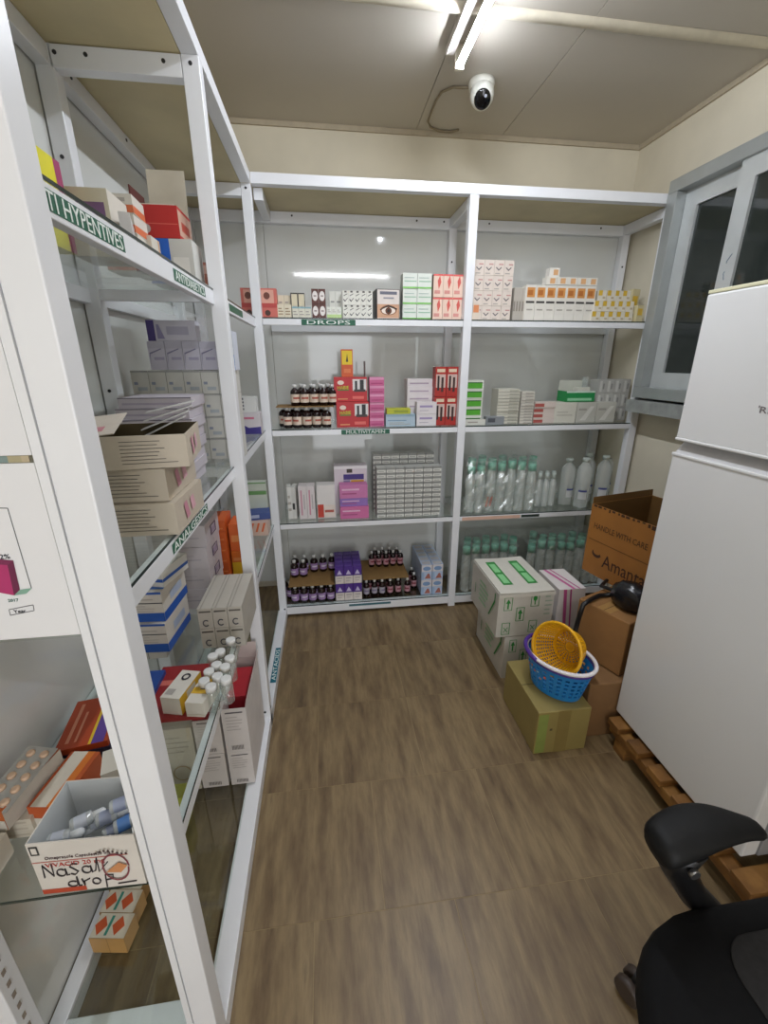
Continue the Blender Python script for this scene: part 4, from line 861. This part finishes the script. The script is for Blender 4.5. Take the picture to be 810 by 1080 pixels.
for px, y, lb in ((614, .07, 'large clear bottle with blue band label standing foremost'), (634, .1, 'large clear bottle with label right of the foremost one'), (597, .135, 'large clear labelled bottle left behind the foremost one'), (643, .2, 'large clear labelled bottle nearest the window'), (617, .18, 'large clear labelled bottle at the back by the panel')):
    bottle('label_clear', 'clear_bottle', lb, None, at(px, 515, y=y).x, y, S3)
for r, nm in enumerate(('front', 'second', 'rear')):
    saline_block(S0, 486, 543, 600, 1, 6, f'green capped clear bottle bottom shelf left, {nm} row', f'green capped bottles, bottom left, {nm}', y0=.06+.075*r)
    saline_block(S0, 553, 632, 600, 1, 8, f'green capped clear bottle bottom shelf right, {nm} row', f'green capped bottles, bottom right, {nm}', y0=.06+.075*r)

def crinkle(label, x0, x1, y0, y1, z0, z1, seed):
    """loose crinkled film over a block of bottles: front, top and sides"""
    r_ = random.Random(seed); b = MB(); nx_, nz_, ny_ = 22, 12, 10
    jit = lambda v, k=.007: Vector(v)+Vector((r_.uniform(-k, k), r_.uniform(-k, k*.4), r_.uniform(-k, k)))
    def sheet(fn, a, c):
        P_ = [[jit(fn(i/a, j/c)) for j in range(c+1)] for i in range(a+1)]
        for i in range(a):
            for j in range(c):
                b.face([P_[i][j], P_[i+1][j], P_[i+1][j+1]], FILM); b.face([P_[i][j], P_[i+1][j+1], P_[i][j+1]], FILM)
    sheet(lambda u, v: (x0+(x1-x0)*u, y0, z0+.008+(z1-z0-.008)*v), nx_, nz_); sheet(lambda u, v: (x0+(x1-x0)*u, y0+(y1-y0)*v, z1), nx_, ny_)
    return b.obj('plastic_wrap', None, label=label, cat='film')
HB = B(487, 562, 488, S3, .055)[2]
a, b_ = at(486, 520, y=.04).x+.012, at(564, 520, y=.04).x
crinkle('crinkled clear film over the green capped bottles on the third shelf', a, b_, .018, .29, S3+.001, S3+HB*1.06, 1)
a, b_ = at(482, 600, y=.04).x+.012, at(542, 600, y=.04).x
crinkle('crinkled clear film over the left bottles on the bottom shelf', a, b_, .018, .29, S0+.001, S0+HB*1.06, 2)
a, b_ = at(552, 600, y=.04).x, at(634, 600, y=.04).x
crinkle('crinkled clear film over the right bottles on the bottom shelf', a, b_, .018, .29, S0+.001, S0+HB*1.06, 3)
# ------------------------------------------------------------------ contents of the left unit
def lbox(name, label, px, z, w, d, h, col, prints=(), rz=0., group=None, cat='box', off=0.):
    """carton whose near right bottom corner is seen at pixel px on height z"""
    p = at(px[0], px[1], z=z); return carton(name, label, p.x-w/2, p.y, z+.0006+off, w, d, h, col, prints, rz, group, cat)
tx = lines('F', .3, .55, .2, .8, 4, '#8f877b', .2, 3)+lines('F', .62, .95, .12, .88, 7, '#6f6860', .2, 4)
red_side = [('R', ((.3, .2), (.42, .25), (.35, .8), (.25, .75)), '#c9899a'), ('R', ((.5, .3), (.65, .35), (.6, .8), (.48, .75)), '#d4a2ae')]
# --- level 2: long beige cartons
for k, (lb, dx, dy) in enumerate((('lowest beige carton with printed text on the analgesics shelf', 0, 0), ('second beige carton with printed text on the analgesics shelf', -.012, .012))):
    carton('tablet_carton', lb, -.02-.15+dx, -1.425+dy, S2+.0006+.066*k, .30, .19, .0645, '#c2b6a4', tx+red_side)
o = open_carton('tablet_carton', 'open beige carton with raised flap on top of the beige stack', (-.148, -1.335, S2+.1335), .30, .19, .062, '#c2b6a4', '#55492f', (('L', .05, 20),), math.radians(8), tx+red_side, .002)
X = Matrix.Translation((0, -.09, .0625)) @ Matrix.Rotation(math.radians(-6), 4, 'Y')
fl2 = MB().box(-.15, 0, 0, .03, .12, .002, M('#cfc3b5', .5), X @ Matrix.Rotation(math.radians(12), 4, 'X')); fl2.obj('lid_flap', o)
pm = MB()
for k in range(7): pm.box(-.14+k*.022, .02+.01*(k % 2), .0022, -.125+k*.022, .045+.012*(k % 3), .0027, M(('#c9848c', '#b5565c', '#d9a8a0')[k % 3], .5), X @ Matrix.Rotation(math.radians(12), 4, 'X'))
pm.obj('red_print', o)
for k in range(4):
    MB().box(-.03, .02, 0, .07, .06, .0025, M('#c9c7c4', .3), Matrix.Translation((.07+.004*k, .0+.014*k, .05+.014*k)) @ Matrix.Rotation(math.radians(-25+4*k), 4, 'Y')).obj('leaflet', o)
# flat lilac boxes behind the open carton
for k in range(8):
    carton('tablet_box', 'flat lilac grey box behind the open beige carton'+row_word(k, 8, True), -.195+.006*(k % 2), -1.04+.01*k, S2+.0006+k*.029, .19, .15, .028, '#bfb8bf', [('F', (.05, .3, .9, .5), '#a79fae'), ('F', (0, .9, 1, 1), '#6f6a75')], .02*(k % 2), 'flat lilac grey boxes')
# wall of small white and lilac boxes
wp = [('F', (.12, .4, .35, .52), '#8f95a5'), ('F', (.3, .15, .85, .3), '#aab0b5'), ('F', (0, .92, 1, 1), '#a5a4a0')]
for r in range(4):
    for c in range(6):
        if r < 2 and c < 2: continue
        carton('tablet_box', 'small white box in the analgesics wall'+col_word(c, 6)+row_word(r, 4, False), -.345+.0+c*.0545+.026, -.70, S2+.0006+r*.0745, .0530, .09, .0735, '#cbc9c1', wp, 0, 'white boxes in the wall')
lp = [('F', ((.05, .1), (.12, .55), (.8, .72), (.8, .76), (.08, .6)), '#7f7a96'), ('F', (.3, .35, .9, .45), '#a39db5'), ('F', (0, .75, 1, .98), '#b5b1bd')]
for c in range(5):
    carton('tablet_box', 'lilac white box with curved line in the wall'+col_word(c, 5), -.283+c*.0535+.026, -.69, S2+.0006+4*.0748, .0520, .08, .088, '#c3bfcb', lp, 0, 'lilac boxes in the upper row')
carton('tablet_box', 'long lilac box with dark violet end topmost on the wall', -.205, -.68, S2+.0006+4*.0748+.089, .15, .05, .062, '#c6c2cb', [('F', (0, 0, .16, 1), '#4a3c78'), ('F', ((.2, .1), (.35, .1), (.25, .8), (.2, .8)), '#8d86a5'), ('F', (.4, .3, .85, .7), '#aaa5b5')])
carton('tablet_box', 'blue cornered white box beside the middle post on the analgesics shelf', -.035, -.72, S2+.0006+.298, .05, .08, .12, '#c9cdd8', [('F', (0, 0, 1, .4), '#4a7fd0'), ('F', (.2, .5, .6, .9), '#e0e2e6')])
# bay beyond the middle post, level 2
carton('tablet_box', 'orange and violet box behind the middle post on the analgesics shelf', -.1, -.14, S2+.0006, .14, .07, .10, '#cfc8cc', [('F', ((.1, 0), (1, 0), (1, .35), (.6, .3), (.3, .55), (.1, .9)), '#3a2f80'), ('F', (0, 0, .1, 1), '#d0693c'), ('F', (.2, .7, .8, .8), '#c9728c')])
carton('tablet_box', 'white box with dark bars standing on the orange and violet box', -.1, -.13, S2+.102, .11, .06, .07, '#d3d3d0', [('F', (.15, .15+.22*k, .5, .27+.22*k), '#4c4c58') for k in range(4)])
# --- level 3
bwt = lambda: [('F', (0, 0, 1, .3), '#2455a8'), ('R', (0, 0, 1, .3), '#2455a8'), ('F', (0, .93, 1, 1), '#2455a8'), ('R', (.3, .45, .8, .72), '#a9b4c9'), ('F', (0, .62, 1, .65), '#3c3c44'), ('F', (.1, .74, .8, .78), '#b0a89e'), ('T', (.0, .1, 1, .3), '#3a6ab5')]+lines('F', .15, .85, .32, .58, 3, '#b5aca4', .25)
p = at(184, 693, z=S3)
for k in range(2):
    carton('tablet_carton', ('lower', 'upper')[k]+' white carton with blue bands on the third shelf at the left', p.x-.06, p.y-.01+.012*k, S3+.03+.0006+k*.096, .125, .17, .095, '#cfc8bd', bwt(), math.radians(-4))
carton('tablet_box', 'plain grey white box under the blue banded cartons', p.x-.07, p.y+.0, S3+.0006, .10, .15, .029, '#bdbab2', [('F', (.48, 0, .5, 1), '#6f6c66')])
carton('tablet_box', 'narrow white box with blue stripe leaning on top of the blue banded cartons', p.x-.02, p.y+.03, S3+.03+.193, .07, .13, .05, '#cfccc4', [('T', (.3, 0, .55, 1), '#2455a8'), ('R', (.0, .3, 1, .5), '#2455a8'), ('F', (0, .3, 1, .5), '#2455a8')], math.radians(-14))
p = at(226, 641, z=S3)
for k in range(4):
    carton('tablet_carton', ('lowest', 'second', 'third', 'topmost')[k]+' white carton with violet framed label in the stack on the third shelf', p.x-.055+.002*k, p.y+.004*(k % 2), S3+.0006+k*.079, .115, .16, .078, '#c6bfc2', [('F', (.1, .4, .8, .44), '#a59fa8'), ('F', (.2, .6, .6, .63), '#b0aab0')]+frame_box('R', .35, .25, .75, .72, .05, '#4a3560')+[('R', (.42, .36, .68, .6), '#a99cb5')], math.radians(-2))
p = at(244, 616, z=S3)
for k in range(6):
    carton('tablet_box', 'orange box in the stack on the third shelf'+row_word(k, 6, True), p.x-.035, p.y, S3+.0006+k*.045, .075, .12, .044, '#c9581c', [('F', (.1, .2, .9, .35), '#d9793c'), ('R', (.1, .3, .9, .6), '#b84a14')], 0, 'orange boxes stacked')
carton('tablet_box', 'yellow orange box beside the orange stack', p.x+.042, p.y+.02, S3+.0006, .065, .12, .13, '#c9661c', [('F', (0, 0, .9, .65), '#d0a81c'), ('F', (.1, .7, .8, .8), '#d98a4c')])
carton('tablet_box', 'orange box on top of the yellow orange box', p.x+.042, p.y+.025, S3+.132, .065, .11, .11, '#cc5f24', [('F', (.1, .35, .9, .6), '#d98a4c')])
p = at(254, 697, z=S3)
for k in range(2):
    for c in range(3):
        carton('tablet_box', 'grey white box with round logo'+col_word(c, 3)+(', upper layer' if k else ', lower layer'), -.109+.0435*c, -1.08, S3+.0006+k*.07, .042, .22, .069, '#b3ada2', [('F', (.1, .8, .9, .88), '#57524c')]+ring('F', .5, .28, .24, .17, .35, '#4c4a52', 12, .7, 5.6)+[('T', (.2, .0, .3, 1), '#9a948a')], 0, 'grey white logo boxes')
make_bottle('vial', .0145, .075, glassmat('vial_glass', (.93, .96, .95, 1), .2, .1, .05), WCAP, None, neck=.75, cap_h=.2)
for i, (px, py) in enumerate(((243, 674), (232, 686), (242, 693), (224, 691), (228, 700), (220, 707), (237, 702), (215, 717), (229, 712), (222, 723), (238, 715))):
    q_ = at(px, py, z=S3+.075); bottle('vial', 'small_bottle', 'small clear bottle with white cap in the cluster on the third shelf', 'white capped small bottles', q_.x, q_.y, S3)
carton('medicine_carton', 'flat dark red carton under the yellow striped white boxes', -.135, -1.37, S3+.0006, .16, .20, .012, '#8d2222', [('T', (.1, .6, .8, .7), '#c96a5c')])
carton('medicine_carton', 'flat dark blue carton behind the yellow striped white boxes', -.235, -1.36, S3+.0006, .075, .16, .025, '#23468c', [('T', (.2, .2, .8, .4), '#6f8fc4')])
yw = [('R', (.0, .0, 1, 1), '#d0a42c'), ('R', (.3, .2, .7, .9), '#c9c0b0'), ('T', (.1, .1, .5, .3), '#a8a29a')]+ring('T', .5, .75, .22, .13, .4, '#2c2c34', 12)
carton('tablet_box', 'taller white box with round black logo and yellow side', -.118, -1.36, S3+.013, .05, .10, .05, '#d3cec3', yw, math.radians(-14))
carton('tablet_box', 'white box with yellow and dark bands beside the round logo box', -.063, -1.375, S3+.013, .045, .09, .042, '#d6d1c6', [('T', (0, .35, 1, .6), '#d8ae3a'), ('T', (.4, .5, .7, .95), '#4a3224'), ('T', (0, .75, 1, .95), '#d8ae3a'), ('F', (0, .1, 1, .2), '#c9bfae')], math.radians(-10))
# boxes behind the near end glass
carton('medicine_carton', 'long red orange carton with violet and yellow stripe lying on dark tray', -.288, -1.475, S3+.042, .10, .15, .015, '#a8421f', [('T', (.62, 0, .68, 1), '#d8b42c'), ('T', (.68, 0, .92, 1), '#5a3f8c'), ('T', (.15, .1, .22, .9), '#d08a6c'), ('T', (.32, .1, .37, .7), '#d08a6c'), ], math.radians(10), cy=-1.40)
carton('tray_box', 'dark blue flat box beneath the red orange carton', -.288, -1.4, S3+.0006, .105, .155, .041, '#20243c', (), math.radians(10), cy=-1.40)
orp = [('T', (.15, .0, .35, 1), '#c9c2b4'), ('R', (0, 0, 1, 1), '#bdb6aa'), ('T', (.7, .05, .95, .95), '#c9bfb0'), ('F', (0, .0, 1, .5), '#c9c1b4')]
carton('tablet_box', 'orange and white box left of the paper carton, tilted', -.325, -1.57, S3+.0006+.046, .045, .13, .045, '#b8602c', orp, math.radians(-12), cy=-1.57)
carton('tablet_box', 'orange and white box just behind the paper carton', -.262, -1.56, S3+.0006, .06, .12, .062, '#b5542a', [('T', (.1, .0, .6, 1), '#cfc6b6'), ('T', (.6, 0, .85, 1), '#d0742c'), ('F', (0, 0, 1, .55), '#cfc8bb')], math.radians(-8), cy=-1.555)
for k in range(3):
    carton('tablet_box', ('lowest', 'middle', 'top')[k]+' plain cream box in the low stack under the tilted orange box', -.335, -1.62, S3+.0006+.0148*k, .085, .13, .0143, '#c6beae', [('F', (.1, .35, .9, .65), '#b5ab9a')])
carton('tablet_box', 'cream box at the near left corner of the third shelf', -.345, -1.715, S3+.0006, .06, .07, .05, '#c9c2b3', [('F', (.1, .3, .8, .5), '#b0a798')])
bl = thing('blister_pack', 'silver tablet blister leaning on the cream boxes', 'tablets', (-.325, -1.575, S3+.098))
Xb = Matrix.Rotation(math.radians(8), 4, 'X') @ Matrix.Rotation(math.radians(-12), 4, 'Z'); MB().box(-.03, -.06, 0, .03, .06, .001, M('#b5b2ac', .3, .3), Xb).obj('foil', bl)
tb = MB()
for i in range(2):
    for j in range(5): tb.lathe([(.008, .001), (.008, .004), (.005, .0065)], M('#c9a88c', .5), 8, c=(-.014+.028*i, -.045+.0225*j, 0), X=Xb)
tb.obj('tablet', bl)
carton('tablet_box', 'white flap sided box peeking behind the near post', -.16, -1.57, S3+.0006, .07, .06, .085, '#cfcabd', [('F', (.2, .3, .7, .5), '#b5aea2')], math.radians(20))
# handwritten carton
vc = open_carton('paper_carton', 'open white carton with handwritten Nasal drop at the near end', (-.138, -1.672, S3+.001), .163, .11, .118, '#d3cdc5', '#c3c6c6', (('R', .012, 4),), math.radians(-2), [('F', (.0, .0, .42, .09), '#b5452a'), ('F', (.0, .63, .9, .645), '#b5574a'), ('F', (.02, .78, .1, .95), '#3a3a3a'), ('F', (.035, .81, .085, .92), '#d3cdc5')]+ring('F', .76, .42, .13, .27, .12, '#7c3a44', 18)+[('F', ((.66, .35), (.8, .32), (.88, .45), (.8, .52)), '#c98a5c')]+[disc('F', .62+.04*k, .74+.04*math.sin(k*.7), .012, .025, '#3a2a2c', 8) for k in range(8)], .002)
fy = -.0555
lettering('lettering', 'Omeprazole Capsules 20 mg', basis((1, 0, 0), (0, 0, 1), (-.01, fy, .083)), .10, .0085, M('#5c4a4c', .5), vc)
lettering('lettering', 'VIVACID 20 mg', basis((1, 0, 0), (0, 0, 1), (-.018, fy, .066)), .09, .012, M('#b03a30', .5), vc)
def scrawl(pts, r=.0011):
    MB().tube([(x, fy-.0006, z) for x, z in pts], r, M('#2c2226', .5), 5).obj('handwriting', vc)
s_ = 1.0; bx_, bz = -.083, .03
def stroke(seq, ox, oz, sx, sz): scrawl([((ox+x*sx)*.85, (oz+z*sz)*1.44) for x, z in seq])
arc = lambda cx, cz, rx, rz, a0, a1, n=12: [(cx+rx*math.cos(math.radians(a0+(a1-a0)*k/n)), cz+rz*math.sin(math.radians(a0+(a1-a0)*k/n))) for k in range(n+1)]
stroke([(0, 0), (.08, 1), (.55, .05), (.6, 1.05)], -.082, .028, .032, .02)                                              # N
stroke(arc(.4, .4, .4, .4, 40, 360)+[(.82, .8), (.85, .05), (1.1, .1)], -.058, .028, .02, .014)                          # a
stroke([(.9, 1), (.4, 1.1), (.1, .8), (.5, .5), (.8, .25), (.4, -.05), (0, .1)], -.034, .029, .018, .016)                # s
stroke(arc(.4, .4, .4, .4, 40, 360)+[(.82, .8), (.85, .05), (1.2, .2)], -.012, .029, .02, .014)                          # a
stroke([(0, .2), (.4, 1.3), (.3, .0), (1.4, .8)], .012, .029, .018, .018)                                                # l
stroke(arc(.4, .4, .4, .4, 40, 380)+[(.85, 1.4), (.85, .05), (1.1, .05)], -.045, .009, .022, .011)                       # d
stroke([(0, 1), (.15, 0), (.2, .6), (.9, .95)], -.018, .009, .016, .011)                                                 # r
stroke(arc(.4, .45, .4, .45, 90, 450), .0, .009, .018, .011)                                                             # o
stroke([(.05, -.9), (.2, 1), (.9, .9), (.8, .3), (.15, .2)], .022, .012, .02, .011)                                      # p
stroke([(0, 0), (1, .15)], .045, .006, .035, .01)
# contents of the handwritten carton: dropper bottles
DB_ = glassmat('dropper_plastic', (.8, .85, .88, 1), .2, .4, .1)
for k, (x, y, z, a, t) in enumerate(((-.05, -.01, .018, 30, 8), (-.01, .012, .02, 22, 10), (.03, -.005, .02, 34, 6), (.055, .02, .018, 14, 8), (-.03, .0, .042, 26, 5), (.02, .0, .044, 18, 9), (.06, -.012, .04, 26, 4), (-.06, -.022, .036, 12, 2), (.045, .01, .058, 20, 4))):
    db = thing('dropper_bottle', 'nasal dropper bottle lying inside the handwritten carton', 'bottle', (-.138+x*.82, -1.672+y, S3+.05+z), group='nasal dropper bottles')
    db.rotation_euler = (math.radians(90), math.radians(t), math.radians(90+a))
    MB().lathe([(.010, -.022), (.011, -.02), (.011, .008), (.006, .012)], DB_, 12).obj('bottle_body', db)
    MB().lathe([(.0075, .011), (.007, .026), (.003, .030)], M('#d5d8da', .35), 10).obj('cap', db)
    MB().lathe([(.0112, -.016), (.0112, .002)], M(('#4f7ab5', '#b5bac4', '#8c93a8')[k % 3], .5), 12, capb=False, capt=False).obj('paper_label', db)
# --- bay beyond the middle post, level 3
carton('tablet_box', 'orange striped white box beyond the middle post', -.09, -.16, S3+.0006, .10, .10, .07, '#d6b8a8', [('F', ((.1+.28*k, .3), (.2+.28*k, .3), (.35+.28*k, .98), (.25+.28*k, .98)), '#d9693c') for k in range(3)])
carton('tablet_box', 'blue box lying on the orange striped box', -.09, -.12, S3+.072, .11, .09, .035, '#3a4f8c', [('F', (.1, .3, .5, .8), '#a9b4d0')], .15)
carton('tablet_box', 'tall white box with green edge beyond the middle post', -.10, -.03, S3+.0006, .10, .05, .2, '#c3c9bb', [('F', (0, .9, 1, 1), '#6c9a5c'), ('F', (.2, .4, .8, .5), '#a0a898')])
carton('tablet_box', 'small white box with green edge on top beyond the middle post', -.10, -.03, S3+.202, .10, .05, .045, '#c3c9bb', [('F', (0, .85, 1, 1), '#6c9a5c')])
# --- level 1
one_l = lambda *a, **k: carton(*a, **k)
carton('tablet_box', 'yellow box with maroon edge standing beside the near post on the top shelf', -.215, -1.29, S1+.0006, .03, .08, .152, '#d9cf1c', [('R', (.0, 0, .72, 1), '#dcd21e'), ('R', (.72, 0, 1, 1), '#9a2f5f'), ('F', (0, 0, 1, 1), '#dcd21e')]+lines('R', .05, .6, .3, .8, 3, '#8f8a1a', .15))
carton('tablet_box', 'white box with purple lettering on the top shelf', -.172, -1.2, S1+.0006, .083, .10, .118, '#cfc8bc', [('F', (.2, .6, .9, .8), '#7a5a8c')], .03)
carton('tablet_strip', 'silver leaflet strip leaning on the white box of the top shelf', -.115, -1.22, S1+.0006, .02, .12, .075, '#c6c2c0', [('R', (.1, .3, .8, .6), '#a09aa5')], .3)
for k in range(4):
    carton('tablet_box', 'orange and white box in the top shelf stack'+row_word(k, 4, True), -.175, -1.05, S1+.0006+k*.039, .075, .08, .038, '#d0cabf', [('FR', (.0, .05, 1, .45), '#cf6a3f'), ('F', (.2, .6, .8, .8), '#a8a29a')], .05*(k % 2), 'orange white boxes on the top shelf')
carton('tablet_box', 'small white box before the red carton on the top shelf', -.15, -.985, S1+.0006, .045, .06, .09, '#cdc7ba', [('R', (.8, 0, .9, 1), '#c9853c'), ('F', (.2, .5, .8, .6), '#b5aea2')])
bwb = carton('tablet_carton', 'blue and white carton under the red carton on the top shelf', -.117, -.88, S1+.0006, .116, .10, .108, '#c9c8c2', [('F', (0, 0, .5, 1), '#1f5fc0'), ('F', (.55, .2, .9, .6), '#dcdad4'), ('L', (0, 0, 1, 1), '#1f5fc0')])
rc = open_carton('tablet_carton', 'red open carton with raised white lid on the top shelf', (-.138, -.82, S1+.1095), .105, .12, .075, '#b5241f', '#cfc6b4', (('B', .12, 6),), 0, [('F', (.02, .42, .98, .45), '#cf5a4c'), disc('F', .22, .28, .1, .14, '#b9b0ac'), ('R', (.0, .1, 1, .9), '#c9a08c'), ('R', (.2, .3, .8, .6), '#b5402c')], .002)
MB().box(-.051, -.058, .0755, .045, .055, .078, M('#cfc8b8', .5), Matrix.Rotation(math.radians(0), 4, 'X')).obj('lid_flap', rc)
MB().box(-.062, -.05, .0, -.059, .05, .12, M('#5a2420', .6)).obj('side_flap', rc)
carton('medicine_pack', 'dark grey brown pack beside the middle post on the top shelf', -.12, -.70, S1+.0006, .12, .10, .07, '#6a6254', [('F', (.1, .3, .8, .6), '#857c6c')])
carton('medicine_pack', 'shiny copper coloured pack at the middle post on the top shelf', -.055, -.77, S1+.0006, .04, .05, .075, '#b5705a', [('F', (.1, .6, .9, .9), '#d9b0a0')])
carton('tablet_box', 'cream box behind the copper pack on the top shelf', -.14, -.56, S1+.0006, .12, .08, .09, '#c6be9c', [('F', (.2, .4, .8, .6), '#aaa284')])
# --- bottom level
bar = lambda x0, x1, y0, y1, n=9: [('F', (x0+(x1-x0)*k/n, y0, x0+(x1-x0)*(k+.55)/n, y1), '#6a6460') for k in range(n)]
vp = [('F', (.15, .9, .85, .93), '#5f5a5c')]+lines('F', .15, .85, .5, .85, 5, '#b0a8a4', .25)+bar(.25, .75, .07, .17)
yb0 = -1.115; FLZ = .0622
carton('medicine_carton', 'white carton with barcode lying on the floor under the red open carton', -.148, yb0, FLZ, .084, .26, .142, '#cdc5c0', vp)
carton('medicine_carton', 'second white barcode carton stacked on the floor under the shelf', -.148, yb0+.004, FLZ+.1425, .084, .26, .142, '#cdc5c0', vp+[('T', (0, 0, 1, 1), '#a82430')])
for k in range(2):
    open_carton('medicine_carton', ('lower white barcode carton with red inside at the aisle edge', 'tilted open white carton with red contents above the aisle edge')[k], (-.098+.04, yb0+.13, FLZ+.1425*k), .078, .26, .142 if k == 0 else .18, '#cfc8c4', '#c3b3ae', (('B', .06, 10), ('R', .03, 12)) if k else (), 0, vp, .002)
rin = MB().box(-.036, -.05, .0, .036, .1, .155, M('#b02430', .5)).obj('red_inner_pack', None, loc=(-.058, yb0+.13, FLZ+.146), label='red inner pack inside the tilted open white carton', cat='box')
carton('medicine_carton', 'tall cream carton with round seal behind the third shelf rail', -.245, -1.115, FLZ, .10, .22, .265, '#c3bbaa', lines('F', .1, .9, .6, .9, 4, '#a89f90', .2)+ring('F', .5, .3, .3, .12, .15, '#a8926c', 16))
carton('medicine_pack', 'yellow green plastic pack on the floor behind the near post', -.235, -1.24, FLZ, .06, .05, .12, '#a5a81c', [('F', ((.1, .1), (.3, .1), (.8, .9), (.6, .9)), '#c9cc3c')])
hp = lambda: [('T', (0, 0, 1, 1), '#cfc6b2'), ('T', ((.0, .5), (.18, .1), (.36, .5), (.18, .9)), '#c0552c'), ('T', ((.5, .5), (.68, .1), (.86, .5), (.68, .9)), '#c0552c'), ('T', (.38, .1, .46, .9), '#3c8a7a'), ('F', (0, 0, 1, 1), '#b58a50'), ('F', (.49, 0, .51, 1), '#8f6a38')]
p = at(137, 1012, z=.09)
for k in range(4):
    carton('tablet_box', ('nearest', 'second', 'third', 'farthest')[k]+' orange leaf patterned box in the row on the floor under the near end', -.30, -1.535+.052*k, FLZ, .085, .05, .055, '#b5905c', hp(), math.radians(-8))
carton('tablet_box', 'plain tan box beside the orange leaf patterned boxes', -.215, -1.42, FLZ, .06, .06, .04, '#b58a60', ())
